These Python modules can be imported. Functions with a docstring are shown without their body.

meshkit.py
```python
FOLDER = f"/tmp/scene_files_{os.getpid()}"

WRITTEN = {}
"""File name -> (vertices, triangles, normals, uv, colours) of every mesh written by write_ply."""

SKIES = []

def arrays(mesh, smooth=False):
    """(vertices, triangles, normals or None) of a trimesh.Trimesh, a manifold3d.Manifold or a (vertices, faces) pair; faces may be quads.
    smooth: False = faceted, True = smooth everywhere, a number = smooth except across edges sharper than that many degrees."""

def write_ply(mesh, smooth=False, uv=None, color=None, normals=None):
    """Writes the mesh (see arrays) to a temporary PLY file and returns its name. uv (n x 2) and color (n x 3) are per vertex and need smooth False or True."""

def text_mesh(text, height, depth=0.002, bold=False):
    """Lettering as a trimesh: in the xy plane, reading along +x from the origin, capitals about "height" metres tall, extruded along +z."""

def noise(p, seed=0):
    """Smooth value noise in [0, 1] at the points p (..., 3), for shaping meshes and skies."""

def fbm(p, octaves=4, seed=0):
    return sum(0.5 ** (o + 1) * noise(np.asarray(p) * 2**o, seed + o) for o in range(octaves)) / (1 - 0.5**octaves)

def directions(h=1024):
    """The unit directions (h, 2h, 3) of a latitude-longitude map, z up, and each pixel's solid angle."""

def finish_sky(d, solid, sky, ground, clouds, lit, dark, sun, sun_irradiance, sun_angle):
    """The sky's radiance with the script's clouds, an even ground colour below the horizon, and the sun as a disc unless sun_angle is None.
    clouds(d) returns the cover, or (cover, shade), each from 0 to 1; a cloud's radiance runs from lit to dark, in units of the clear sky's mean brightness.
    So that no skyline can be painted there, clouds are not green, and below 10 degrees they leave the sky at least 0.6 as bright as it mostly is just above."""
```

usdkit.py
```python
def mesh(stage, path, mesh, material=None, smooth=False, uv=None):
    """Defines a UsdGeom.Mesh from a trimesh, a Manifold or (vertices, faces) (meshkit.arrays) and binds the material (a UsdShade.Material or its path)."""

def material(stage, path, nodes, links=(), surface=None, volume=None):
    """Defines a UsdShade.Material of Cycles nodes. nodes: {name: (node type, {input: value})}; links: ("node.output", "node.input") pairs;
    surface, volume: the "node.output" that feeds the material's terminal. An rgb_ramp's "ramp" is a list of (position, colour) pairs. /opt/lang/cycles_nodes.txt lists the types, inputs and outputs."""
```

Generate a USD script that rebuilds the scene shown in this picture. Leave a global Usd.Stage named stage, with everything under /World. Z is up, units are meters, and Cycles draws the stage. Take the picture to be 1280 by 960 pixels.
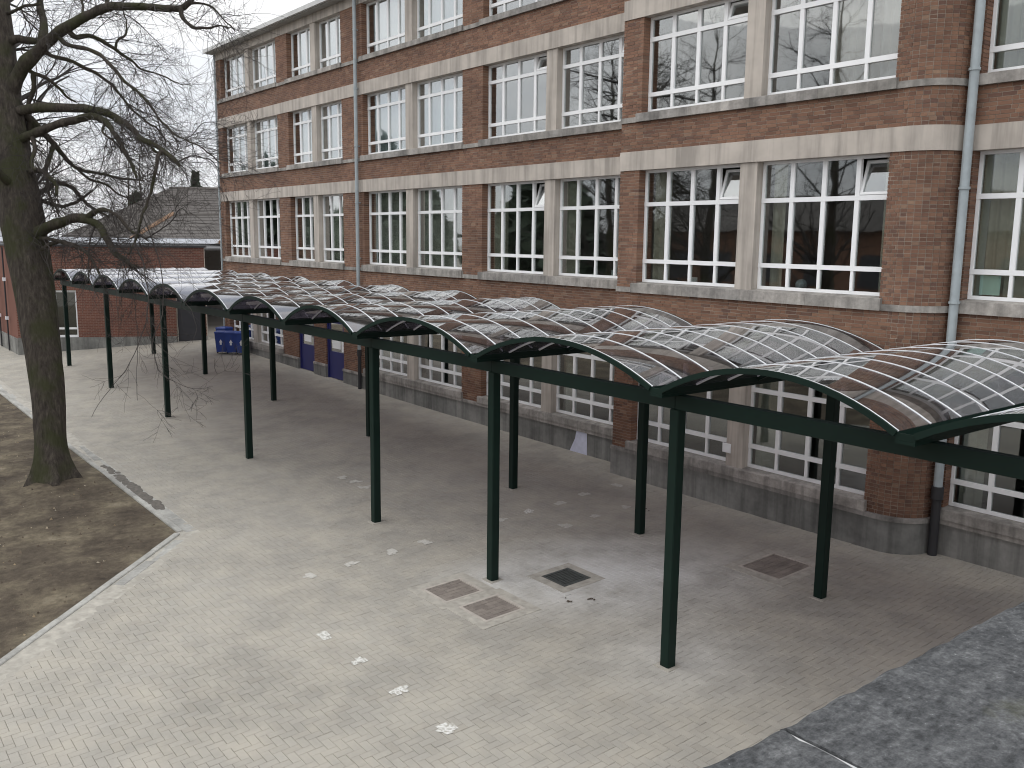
import math, random
import numpy as np, trimesh, usdkit, meshkit
from shapely import affinity
from shapely.geometry import Polygon, box as sbox
from shapely.ops import unary_union
from pxr import Gf, Sdf, Usd, UsdGeom, UsdLux, UsdShade

stage = Usd.Stage.CreateInMemory()
UsdGeom.SetStageUpAxis(stage, UsdGeom.Tokens.z)
UsdGeom.SetStageMetersPerUnit(stage, 1.0)
world = UsdGeom.Xform.Define(stage, '/World')
stage.SetDefaultPrim(world.GetPrim())
RNG = random.Random(11)
NP = np.random.default_rng(5)

# ------------------------------------------------------------------ camera
EXPOSURE = 0.36
CAM_Z, YAW, PITCH, ROLL = 5.555, 0.664894, 0.158743, 0.0116347
FOCAL_PX = 1133.267
def camera_axes():
    f = np.array([-math.cos(YAW) * math.cos(PITCH), math.sin(YAW) * math.cos(PITCH), -math.sin(PITCH)])
    r = np.array([math.sin(YAW), math.cos(YAW), 0.0]); u = np.cross(r, f)
    return f, math.cos(ROLL) * r + math.sin(ROLL) * u, -math.sin(ROLL) * r + math.cos(ROLL) * u
CF, CR, CU = camera_axes()
cam = UsdGeom.Camera.Define(stage, '/World/camera')
cam.CreateHorizontalApertureAttr(36.0); cam.CreateVerticalApertureAttr(27.0)
cam.CreateFocalLengthAttr(36.0 * FOCAL_PX / 1280.0)
cam.CreateClippingRangeAttr(Gf.Vec2f(0.05, 3000.0))
cam.CreateExposureAttr(EXPOSURE)
cam.AddTransformOp().Set(Gf.Matrix4d(*CR, 0, *CU, 0, *(-CF), 0, 0, 0, CAM_Z, 1))

# ------------------------------------------------------------------ sky and sun (overcast)
SUN_DIR = np.array([-0.35, -0.55, 0.76]); SUN_DIR /= np.linalg.norm(SUN_DIR)
sky_mat = usdkit.material(stage, '/World/Looks/overcast_sky', {
    'sky': ('sky_texture', {'sky_type': 'single_scattering', 'sun_disc': False, 'sun_elevation': math.asin(SUN_DIR[2]),
                            'sun_rotation': math.atan2(SUN_DIR[0], SUN_DIR[1])}),
    'tc': ('texture_coordinate', {}),
    'map': ('mapping', {'scale': (1.0, 1.0, 2.6)}),
    'n': ('noise_texture', {'scale': 2.3, 'detail': 6.0, 'roughness': 0.55}),
    'cover': ('rgb_ramp', {'ramp': [(0.0, (0.80,) * 3), (0.38, (0.86,) * 3), (0.55, (0.98,) * 3), (1.0, (1.0,) * 3)]}),
    'tone': ('rgb_ramp', {'ramp': [(0.34, (6.4, 6.85, 7.7)), (0.50, (8.8, 9.0, 9.4)), (0.66, (11.2, 11.2, 11.3))]}),
    'sx': ('separate_xyz', {}), 'cie': ('rgb_ramp', {'ramp': [(0.0, (0.74,) * 3), (0.25, (0.90,) * 3), (1.0, (1.50,) * 3)]}), 'cm': ('mix', {'mix_type': 'multiply', 'fac': 1.0}),
    'mix': ('mix', {}),
    'bg': ('background_shader', {'strength': 0.1})},
    [('tc.generated', 'map.vector'), ('map.vector', 'n.vector'), ('n.fac', 'cover.fac'), ('n.fac', 'tone.fac'),
     ('cover.color', 'mix.fac'), ('sky.color', 'mix.color1'), ('tc.generated', 'sx.vector'), ('sx.z', 'cie.fac'), ('tone.color', 'cm.color1'), ('cie.color', 'cm.color2'), ('cm.color', 'mix.color2'), ('mix.color', 'bg.color')],
    surface='bg.background')
dome = UsdLux.DomeLight.Define(stage, '/World/sky')
UsdShade.MaterialBindingAPI.Apply(dome.GetPrim()).Bind(sky_mat)
dome.GetPrim().SetCustomDataByKey('kind', 'structure')
sun = UsdLux.DistantLight.Define(stage, '/World/sun')
sun.CreateIntensityAttr(0.15); sun.CreateAngleAttr(75.0); sun.CreateNormalizeAttr(True); sun.CreateColorAttr(Gf.Vec3f(1.0, 0.97, 0.92))
zax = SUN_DIR; xax = np.cross([0, 1, 0], zax); xax /= np.linalg.norm(xax); yax = np.cross(zax, xax)
sun.AddTransformOp().Set(Gf.Matrix4d(*xax, 0, *yax, 0, *zax, 0, 0, 0, 0, 1))

# ------------------------------------------------------------------ helpers
used = {}
def free_path(parent, name):
    k = (parent, name); i = used.get(k, 0); used[k] = i + 1
    return f'{parent}/{name}' if i == 0 else f'{parent}/{name}_{i:03d}'
def tag(prim, label=None, category=None, group=None, kind=None):
    for k, v in (('label', label), ('category', category), ('group', group), ('kind', kind)):
        if v: prim.SetCustomDataByKey(k, v)
    return prim
def xf(name, loc=(0, 0, 0), parent='/World', rz=0.0):
    x = UsdGeom.Xform.Define(stage, free_path(parent, name))
    if any(loc): x.AddTranslateOp().Set(Gf.Vec3d(*map(float, loc)))
    if rz: x.AddRotateZOp().Set(float(rz))
    return x
def path_of(p): return p if isinstance(p, str) else str(p.GetPath())
def put(name, mesh, mat, parent='/World', smooth=False, tone=None):
    m = usdkit.mesh(stage, free_path(path_of(parent), name), mesh, mat, smooth=smooth)
    if tone is not None:
        UsdGeom.PrimvarsAPI(m).CreatePrimvar('tone', Sdf.ValueTypeNames.FloatArray, 'vertex').Set(np.asarray(tone, np.float32).tolist())
    return m.GetPrim()

BOXF = np.array([[0, 2, 1], [0, 3, 2], [4, 5, 6], [4, 6, 7], [0, 1, 5], [0, 5, 4], [1, 2, 6], [1, 6, 5], [2, 3, 7], [2, 7, 6], [3, 0, 4], [3, 4, 7]])
class MB:
    """Collects shapes into one mesh."""
    def __init__(self): self.v, self.f, self.n = [], [], 0
    def add(self, v, f):
        v = np.asarray(v, float); self.v.append(v); self.f.append(np.asarray(f, int) + self.n); self.n += len(v); return self
    def box(self, x0, x1, y0, y1, z0, z1):
        return self.add([[x0, y0, z0], [x1, y0, z0], [x1, y1, z0], [x0, y1, z0], [x0, y0, z1], [x1, y0, z1], [x1, y1, z1], [x0, y1, z1]], BOXF)
    def tm(self, m): return self.add(m.vertices, m.faces)
    def tube(self, P, R, n=6, cap=True):
        P = np.asarray(P, float); R = np.broadcast_to(np.asarray(R, float), (len(P),)); t = np.gradient(P, axis=0)
        t /= np.maximum(np.linalg.norm(t, axis=1, keepdims=True), 1e-9)
        a = np.array([0, 0, 1.0]) if abs(t[0][2]) < 0.9 else np.array([1.0, 0, 0]); u = np.cross(t[0], a); u /= np.linalg.norm(u)
        rings, ang = [], np.arange(n) * 2 * math.pi / n
        for i in range(len(P)):
            u = u - t[i] * (u @ t[i]); u /= max(np.linalg.norm(u), 1e-9); w = np.cross(t[i], u)
            rings.append(P[i] + R[i] * (np.cos(ang)[:, None] * u + np.sin(ang)[:, None] * w))
        V = np.vstack(rings); F = []
        i, j = np.meshgrid(np.arange(len(P) - 1), np.arange(n), indexing='ij'); k = (j + 1) % n
        a_, b_, c_, d_ = i * n + j, i * n + k, (i + 1) * n + k, (i + 1) * n + j
        F = np.vstack([np.stack([a_, b_, c_], -1).reshape(-1, 3), np.stack([a_, c_, d_], -1).reshape(-1, 3)])
        if cap:
            for base, flip in ((0, 1), ((len(P) - 1) * n, 0)):
                for q in range(1, n - 1): F = np.vstack([F, [[base, base + q + 1, base + q] if flip else [base, base + q, base + q + 1]]])
        return self.add(V, F)
    def out(self): return (np.vstack(self.v), np.vstack(self.f))
def boxmb(*a): return MB().box(*a).out()
def chamfer_box(x0, x1, y0, y1, z0, z1, c):
    m = trimesh.creation.extrude_polygon(Polygon([(x0 + c, y0), (x1 - c, y0), (x1, y0 + c), (x1, y1 - c), (x1 - c, y1), (x0 + c, y1), (x0, y1 - c), (x0, y0 + c)]), z1 - z0)
    m.apply_translation([0, 0, z0]); return m
def soft_box(x0, x1, y0, y1, z0, z1, c):
    """A box with all its edges chamfered."""
    P = [[x, y, z] for x in (x0, x1) for y in (y0 + c, y1 - c) for z in (z0 + c, z1 - c)] + [[x, y, z] for x in (x0 + c, x1 - c) for y in (y0, y1) for z in (z0 + c, z1 - c)] + [[x, y, z] for x in (x0 + c, x1 - c) for y in (y0 + c, y1 - c) for z in (z0, z1)]
    return trimesh.convex.convex_hull(np.array(P))
def smoothstep(x): x = np.clip(x, 0, 1); return x * x * (3 - 2 * x)

# ------------------------------------------------------------------ materials
L = '/World/Looks/'
def mat(name, nodes, links, surface='p.BSDF'): return usdkit.material(stage, L + name, nodes, links, surface=surface)
STREAK = {'smp': ('mapping', {'scale': (5.0, 5.0, 0.32)}), 'sn': ('noise_texture', {'scale': 1.0, 'detail': 5.0, 'roughness': 0.6}), 'sr': ('rgb_ramp', {'ramp': [(0.36, (0.70,) * 3), (0.56, (1.04,) * 3)]}), 'sm': ('mix', {'mix_type': 'multiply', 'fac': 1.0})}
def streaky(nodes, links):
    """Run-off streaks down a wall."""
    src = [l for l in links if l[1] == 'p.base_color'][0]; nodes.update(STREAK)
    return nodes, [l for l in links if l is not src] + [('g.position', 'smp.vector'), ('smp.vector', 'sn.vector'), ('sn.fac', 'sr.fac'), (src[0], 'sm.color1'), ('sr.color', 'sm.color2'), ('sm.color', 'p.base_color')]
def plain(name, color, rough=0.5, metallic=0.0, var=0.12, scale=6.0, bump=0.0, bscale=60.0, spec=0.5, streak=False):
    c = np.array(color)
    nodes = {'g': ('geometry', {}), 'n': ('noise_texture', {'scale': scale, 'detail': 5.0, 'roughness': 0.6}),
             'r': ('rgb_ramp', {'ramp': [(0.25, tuple(c * (1 - var))), (0.75, tuple(np.minimum(c * (1 + var), 1)))]}),
             'p': ('principled_bsdf', {'roughness': rough, 'metallic': metallic, 'specular_ior_level': spec})}
    links = [('g.position', 'n.vector'), ('n.fac', 'r.fac'), ('r.color', 'p.base_color')]
    if bump:
        nodes['n2'] = ('noise_texture', {'scale': bscale, 'detail': 6.0, 'roughness': 0.65}); nodes['b'] = ('bump', {'strength': bump, 'distance': 0.01})
        links += [('g.position', 'n2.vector'), ('n2.fac', 'b.height'), ('b.normal', 'p.normal')]
    if streak: nodes, links = streaky(nodes, links)
    return mat(name, nodes, links)
def pieces(name, ramp, rough=0.85, stain=(0.75, 1.12), sscale=0.7, grain=(0.85, 1.12), gscale=45.0, bump=0.35):
    """Pieces laid in numbers: a tone for each piece, broad weathering over them all, and grain."""
    nodes = {'g': ('geometry', {}), 'at': ('attribute', {'attribute': 'tone'}), 'o': ('object_info', {}), 'a': ('math', {'math_type': 'add'}), 'fr': ('math', {'math_type': 'fraction'}),
             'r': ('rgb_ramp', {'ramp': ramp}),
             'n': ('noise_texture', {'scale': sscale, 'detail': 5.0, 'roughness': 0.62}), 'nr': ('rgb_ramp', {'ramp': [(0.3, (stain[0],) * 3), (0.7, (stain[1],) * 3)]}),
             'n2': ('noise_texture', {'scale': gscale, 'detail': 5.0, 'roughness': 0.7}), 'gr': ('rgb_ramp', {'ramp': [(0.25, (grain[0],) * 3), (0.75, (grain[1],) * 3)]}),
             'm1': ('mix', {'mix_type': 'multiply', 'fac': 1.0}), 'm2': ('mix', {'mix_type': 'multiply', 'fac': 1.0}),
             'b': ('bump', {'strength': bump, 'distance': 0.006}), 'p': ('principled_bsdf', {'roughness': rough, 'specular_ior_level': 0.3})}
    links = [('at.fac', 'a.value1'), ('o.random', 'a.value2'), ('a.value', 'fr.value1'), ('fr.value', 'r.fac'), ('g.position', 'n.vector'), ('n.fac', 'nr.fac'),
             ('g.position', 'n2.vector'), ('n2.fac', 'gr.fac'), ('r.color', 'm1.color1'), ('nr.color', 'm1.color2'), ('m1.color', 'm2.color1'), ('gr.color', 'm2.color2'),
             ('m2.color', 'p.base_color'), ('n2.fac', 'b.height'), ('b.normal', 'p.normal')]
    return name, nodes, links
def glassy(name, tint, r0=0.08, power=4.0, rough=0.0, gain=1.0, dirt=0.0):
    """A thin pane: clear with a tint, mirroring more the flatter it is seen."""
    nodes = {'lw': ('layer_weight', {'blend': 0.5}), 'pw': ('math', {'math_type': 'power', 'value2': power}),
             'ma': ('math', {'math_type': 'multiply_add', 'use_clamp': True, 'value2': gain * (1 - r0), 'value3': r0}),
             't': ('transparent_bsdf', {'color': tint}), 'gl': ('glossy_bsdf', {'color': (1, 1, 1), 'roughness': rough}), 'mx': ('mix_closure', {}),
             'g': ('geometry', {}), 'n': ('noise_texture', {'scale': 0.9, 'detail': 2.0}), 'b': ('bump', {'strength': 0.12, 'distance': 0.02})}
    links = [('lw.facing', 'pw.value1'), ('pw.value', 'ma.value1'), ('ma.value', 'mx.fac'), ('t.BSDF', 'mx.closure1'), ('gl.BSDF', 'mx.closure2'),
             ('g.position', 'n.vector'), ('n.fac', 'b.height'), ('b.normal', 'gl.normal')]
    out = 'mx.closure'
    if dirt:
        nodes.update({'nd': ('noise_texture', {'scale': 2.2, 'detail': 6.0, 'roughness': 0.7}), 'dr': ('rgb_ramp', {'ramp': [(0.35, (dirt * 0.25,) * 3), (0.7, (dirt,) * 3)]}),
                      'df': ('diffuse_bsdf', {'color': (0.34, 0.33, 0.31)}), 'm2': ('mix_closure', {})})
        links += [('g.position', 'nd.vector'), ('nd.fac', 'dr.fac'), ('dr.color', 'm2.fac'), ('mx.closure', 'm2.closure1'), ('df.BSDF', 'm2.closure2')]
        out = 'm2.closure'
    return mat(name, nodes, links, surface=out)

BRICK_RAMP = [(0.0, (0.150, 0.081, 0.055)), (0.22, (0.192, 0.105, 0.070)), (0.45, (0.222, 0.122, 0.080)), (0.68, (0.25, 0.141, 0.091)), (0.82, (0.20, 0.105, 0.069)), (0.93, (0.14, 0.080, 0.060)), (1.0, (0.285, 0.182, 0.122))]
M = {}
M['brick'] = mat(*pieces('red_brown_brick', BRICK_RAMP, sscale=0.5, stain=(0.66, 1.1)))
M['annex_brick'] = mat(*pieces('annex_red_brick', [(0.0, (0.155, 0.066, 0.048)), (0.5, (0.19, 0.082, 0.057)), (1.0, (0.145, 0.066, 0.05))], sscale=0.4, stain=(0.8, 1.1)))
M['mortar'] = plain('lime_mortar', (0.34, 0.29, 0.235), 0.9, var=0.25, scale=3.0, bump=0.3)
M['stone'] = plain('pale_concrete', (0.42, 0.375, 0.325), 0.8, var=0.16, scale=1.6, bump=0.25, bscale=35, streak=True)
nm, nd, lk = pieces('weathered_sill_stone', [(0.0, (0.33, 0.31, 0.28)), (0.6, (0.40, 0.37, 0.335)), (1.0, (0.28, 0.265, 0.245))], sscale=2.2, stain=(0.5, 1.15), gscale=18.0, grain=(0.8, 1.15))
M['sill'] = mat(nm, *streaky(nd, lk))
nm, nd, lk = pieces('grey_plinth_render', [(0.0, (0.20, 0.20, 0.185)), (1.0, (0.25, 0.245, 0.225))], sscale=1.1, stain=(0.55, 1.2), gscale=9.0, grain=(0.85, 1.12))
M['plinth'] = mat(nm, *streaky(nd, lk))
M['white'] = plain('white_window_plastic', (0.80, 0.80, 0.79), 0.35, var=0.04, scale=3.0)
M['glass'] = glassy('window_glass', (0.80, 0.84, 0.83), r0=0.09, power=1.65, gain=1.0, rough=0.022)
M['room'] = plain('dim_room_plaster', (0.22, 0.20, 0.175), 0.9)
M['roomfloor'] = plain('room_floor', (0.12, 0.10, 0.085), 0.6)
M['curtain'] = plain('beige_curtain_cloth', (0.52, 0.46, 0.37), 0.95, var=0.1, scale=9)
M['curtain_grey'] = plain('grey_curtain_cloth', (0.58, 0.55, 0.48), 0.95, var=0.1, scale=9)
M['curtain_pink'] = plain('pale_pink_curtain_cloth', (0.62, 0.52, 0.47), 0.95, var=0.08, scale=9)
M['green'] = plain('dark_green_steel_paint', (0.0035, 0.0125, 0.0088), 0.5, var=0.2, scale=2.5, spec=0.2)
M['bar'] = plain('white_aluminium_bar', (0.62, 0.63, 0.64), 0.4, var=0.06, scale=4)
M['pane'] = glassy('bronze_roof_pane', (0.44, 0.41, 0.45), r0=0.045, power=3.3, gain=1.15, dirt=0.035)
M['zinc'] = plain('zinc_downpipe', (0.33, 0.37, 0.38), 0.5, var=0.14)
M['iron'] = plain('black_cast_iron', (0.022, 0.022, 0.024), 0.5)
M['blue'] = plain('navy_blue_paint', (0.012, 0.014, 0.085), 0.4)
M['binblue'] = plain('blue_bin_plastic', (0.018, 0.05, 0.24), 0.45)
M['paper'] = plain('white_paper', (0.78, 0.78, 0.77), 0.8, var=0.03)
M['mint'] = plain('mint_paper', (0.62, 0.80, 0.70), 0.8, var=0.03)
M['eave'] = plain('grey_eave_board', (0.33, 0.32, 0.29), 0.7, var=0.2, scale=2)
M['gutter'] = plain('light_zinc_gutter', (0.50, 0.50, 0.48), 0.6, metallic=0.0, var=0.15, scale=2)
M['roofing'] = plain('roof_felt', (0.10, 0.10, 0.10), 0.9)
M['slate'] = mat(*pieces('grey_roof_tile', [(0.0, (0.10, 0.090, 0.082)), (1.0, (0.13, 0.117, 0.105))], sscale=0.35, stain=(0.8, 1.15)))
M['ridge'] = plain('orange_ridge_tile', (0.26, 0.16, 0.10), 0.8)
M['render'] = plain('grey_house_render', (0.45, 0.46, 0.46), 0.8)
M['fascia'] = plain('white_fascia', (0.75, 0.77, 0.80), 0.5)
M['dark'] = plain('dark_door_paint', (0.03, 0.03, 0.035), 0.5)
M['paint'] = mat('worn_white_road_paint', {'g': ('geometry', {}), 'n': ('noise_texture', {'scale': 28.0, 'detail': 5.0, 'roughness': 0.7}),
    'r': ('rgb_ramp', {'ramp': [(0.42, (0.36, 0.34, 0.29)), (0.56, (0.66, 0.65, 0.61))]}), 'p': ('principled_bsdf', {'roughness': 0.75})},
    [('g.position', 'n.vector'), ('n.fac', 'r.fac'), ('r.color', 'p.base_color')])
M['wash'] = plain('bluish_whitewash', (0.55, 0.56, 0.66), 0.8, var=0.15, scale=6)
M['cover'] = mat(*pieces('cover_infill_paver', [(0.0, (0.21, 0.18, 0.155)), (1.0, (0.27, 0.235, 0.20))], sscale=4.0))
M['rust'] = plain('steel_cover_frame', (0.42, 0.38, 0.33), 0.7, var=0.2, scale=8)
M['grate'] = plain('dark_grate_iron', (0.06, 0.065, 0.06), 0.6, var=0.3, scale=14)
M['kerb'] = mat(*pieces('pale_kerb_concrete', [(0.0, (0.36, 0.35, 0.32)), (1.0, (0.46, 0.45, 0.41))], sscale=1.4, stain=(0.62, 1.12), gscale=14.0, grain=(0.75, 1.15)))
M['wood'] = plain('painted_frame_white', (0.70, 0.70, 0.68), 0.5)
M['litter'] = plain('brown_leaf_litter', (0.08, 0.06, 0.04), 0.9, var=0.4, scale=20)
M['hedge'] = plain('far_evergreen', (0.035, 0.05, 0.03), 0.9, var=0.4, scale=3)
# paving: tone per paver, sandy film, cement dust round the new footings and drain
def paving(name, ramp):
    nm, nodes, links = pieces(name, ramp, sscale=0.38, stain=(0.80, 1.10), gscale=60.0, grain=(0.92, 1.06), bump=0.25)
    links = [l for l in links if l[1] != 'p.base_color']
    nodes.update({'n3': ('noise_texture', {'scale': 1.3, 'detail': 6.0, 'roughness': 0.65}), 'fr3': ('rgb_ramp', {'ramp': [(0.42, (0.0,) * 3), (0.68, (0.75,) * 3)]}),
                  'film': ('mix', {'color2': (0.42, 0.385, 0.32)})})
    links += [('g.position', 'n3.vector'), ('n3.fac', 'fr3.fac'), ('fr3.color', 'film.fac'), ('m2.color', 'film.color1')]
    last = 'film.color'
    for k, (x, y, rad, amt) in enumerate(((-10.6, 9.75, 2.1, 1.0), (-9.8, 10.9, 2.2, 0.75), (-7.6, 8.9, 1.5, 0.45), (-11.2, 8.4, 1.4, 0.5))):
        nodes.update({f'd{k}': ('vector_math', {'math_type': 'distance', 'vector2': (x, y, 0.05)}), f'mr{k}': ('map_range', {'from_min': 0.25, 'from_max': rad, 'to_min': amt, 'to_max': 0.0, 'clamp': True}),
                      f'mm{k}': ('math', {'math_type': 'multiply'}), f'nq{k}': ('rgb_ramp', {'ramp': [(0.3, (0.15,) * 3), (0.6, (1.0,) * 3)]}), f'c{k}': ('mix', {'color2': (0.60, 0.59, 0.56)})})
        links += [('g.position', f'd{k}.vector1'), (f'd{k}.value', f'mr{k}.value'), (f'mr{k}.result', f'mm{k}.value1'), ('n3.fac', f'nq{k}.fac'), (f'nq{k}.color', f'mm{k}.value2'),
                  (f'mm{k}.value', f'c{k}.fac'), (last, f'c{k}.color1')]
        last = f'c{k}.color'
    links.append((last, 'p.base_color'))
    return mat(nm, nodes, links)
PAVE = [(0.0, (0.326, 0.305, 0.264)), (0.35, (0.343, 0.321, 0.279)), (0.7, (0.358, 0.336, 0.292)), (1.0, (0.332, 0.307, 0.262))]
M['paver'] = paving('beige_grey_paver', PAVE)
M['sand'] = plain('joint_sand', (0.33, 0.31, 0.265), 0.95, var=0.2, scale=4, bump=0.3)
M['soil'] = mat('bare_earth', {'g': ('geometry', {}), 'n': ('noise_texture', {'scale': 0.9, 'detail': 8.0, 'roughness': 0.66}), 'n2': ('noise_texture', {'scale': 7.0, 'detail': 6.0, 'roughness': 0.7}),
    'r': ('rgb_ramp', {'ramp': [(0.32, (0.055, 0.043, 0.032)), (0.47, (0.095, 0.076, 0.055)), (0.6, (0.155, 0.128, 0.088)), (0.78, (0.29, 0.25, 0.18))]}),
    'r2': ('rgb_ramp', {'ramp': [(0.3, (0.62,) * 3), (0.7, (1.2,) * 3)]}), 'm': ('mix', {'mix_type': 'multiply', 'fac': 1.0}), 'b': ('bump', {'strength': 0.9, 'distance': 0.04}),
    'p': ('principled_bsdf', {'roughness': 0.95, 'specular_ior_level': 0.2})},
    [('g.position', 'n.vector'), ('g.position', 'n2.vector'), ('n.fac', 'r.fac'), ('n2.fac', 'r2.fac'), ('r.color', 'm.color1'), ('r2.color', 'm.color2'), ('m.color', 'p.base_color'), ('n2.fac', 'b.height'), ('b.normal', 'p.normal')])
M['bark'] = mat('mossy_bark', {'g': ('geometry', {}), 'mp': ('mapping', {'scale': (1, 1, 0.22)}), 'n': ('noise_texture', {'scale': 16.0, 'detail': 7.0, 'roughness': 0.7}), 'n2': ('noise_texture', {'scale': 1.6, 'detail': 5.0}),
    'r': ('rgb_ramp', {'ramp': [(0.3, (0.022, 0.018, 0.015)), (0.55, (0.062, 0.052, 0.042)), (0.75, (0.11, 0.094, 0.076))]}), 'r2': ('rgb_ramp', {'ramp': [(0.45, (0.0,) * 3), (0.62, (0.75,) * 3)]}),
    'm': ('mix', {'color2': (0.040, 0.044, 0.018)}), 'b': ('bump', {'strength': 1.0, 'distance': 0.035}), 'p': ('principled_bsdf', {'roughness': 0.95, 'specular_ior_level': 0.2})},
    [('g.position', 'mp.vector'), ('mp.vector', 'n.vector'), ('g.position', 'n2.vector'), ('n.fac', 'r.fac'), ('n2.fac', 'r2.fac'), ('r2.color', 'm.fac'), ('r.color', 'm.color1'), ('m.color', 'p.base_color'), ('n.fac', 'b.height'), ('b.normal', 'p.normal')])
M['twig'] = plain('dark_twig_bark', (0.036, 0.030, 0.026), 0.9, var=0.25, scale=3)
M['coping'] = mat('lichened_coping_stone', {'g': ('geometry', {}), 'mp': ('mapping', {'scale': (1.0, 0.45, 1.0)}), 'n': ('noise_texture', {'scale': 19.0, 'detail': 9.0, 'roughness': 0.82}), 'n2': ('noise_texture', {'scale': 70.0, 'detail': 5.0, 'roughness': 0.75}), 'n3': ('noise_texture', {'scale': 3.1, 'detail': 6.0, 'roughness': 0.65}),
    'r': ('rgb_ramp', {'ramp': [(0.30, (0.034, 0.035, 0.036)), (0.45, (0.078, 0.080, 0.082)), (0.57, (0.130, 0.132, 0.133)), (0.72, (0.235, 0.237, 0.236))]}),
    'r2': ('rgb_ramp', {'ramp': [(0.3, (0.5,) * 3), (0.5, (0.95,) * 3), (0.72, (1.45,) * 3)]}), 'm': ('mix', {'mix_type': 'multiply', 'fac': 1.0}),
    'sp': ('rgb_ramp', {'ramp': [(0.66, (0.0,) * 3), (0.73, (0.8,) * 3)]}), 'ms': ('mix', {'color2': (0.52, 0.53, 0.51)}), 'mo': ('rgb_ramp', {'ramp': [(0.64, (0.0,) * 3), (0.76, (0.4,) * 3)]}), 'mm': ('mix', {'color2': (0.13, 0.13, 0.065)}),
    'b': ('bump', {'strength': 1.0, 'distance': 0.008}), 'p': ('principled_bsdf', {'roughness': 0.92, 'specular_ior_level': 0.15})},
    [('g.position', 'mp.vector'), ('mp.vector', 'n.vector'), ('g.position', 'n2.vector'), ('g.position', 'n3.vector'), ('n.fac', 'r.fac'), ('n2.fac', 'r2.fac'), ('r.color', 'm.color1'), ('r2.color', 'm.color2'),
     ('n2.fac', 'sp.fac'), ('sp.color', 'ms.fac'), ('m.color', 'ms.color1'), ('n3.fac', 'mo.fac'), ('mo.color', 'mm.fac'), ('ms.color', 'mm.color1'), ('mm.color', 'p.base_color'), ('n2.fac', 'b.height'), ('b.normal', 'p.normal')])
M['joint'] = plain('white_mortar_joint', (0.42, 0.42, 0.41), 0.9, var=0.1, scale=30)
M['footing'] = plain('fresh_cement_footing', (0.375, 0.35, 0.30), 0.9, var=0.28, scale=7)
M['paint_faint'] = plain('faded_white_paint', (0.47, 0.45, 0.405), 0.8, var=0.2, scale=26)
M['curtain_white'] = plain('bluish_white_curtain_cloth', (0.74, 0.77, 0.80), 0.95, var=0.05, scale=9)

# ------------------------------------------------------------------ ground
GK = (-0.001, 0.187, -0.088, 0.059, 0.003, 0.082); GS = 1.28
def ground_z(x, y):
    x = np.clip(x, -46.0, 2.0) / GS; y = np.clip(y, -4.0, 15.3) / GS
    X = (x + 15) / 15; Y = (y - 6.5) / 5; k = GK
    return GS * (k[0] * X + k[1] * Y + k[2] * X * Y + k[3] * X * X + k[4] * Y * Y + k[5] * X * X * Y)
def sheet(xs, ys, off, extra=None):
    X, Y = np.meshgrid(xs, ys, indexing='ij'); Z = ground_z(X, Y) + off
    if extra is not None: Z = Z + extra(X, Y)
    n, m = X.shape; i, j = np.meshgrid(np.arange(n - 1), np.arange(m - 1), indexing='ij'); a = i * m + j
    F = np.concatenate([np.stack([a, a + m, a + m + 1], -1).reshape(-1, 3), np.stack([a, a + m + 1, a + 1], -1).reshape(-1, 3)])
    return np.stack([X, Y, Z], -1).reshape(-1, 3), F
gx = np.unique(np.r_[-900, -500, -250, -150, -100, np.arange(-80, 10.1, 1.0), 30, 80, 200, 500])
gy = np.unique(np.r_[-500, -250, -120, -60, -30, np.arange(-16, 20.1, 1.0), 40, 80, 160, 320, 700])
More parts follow.
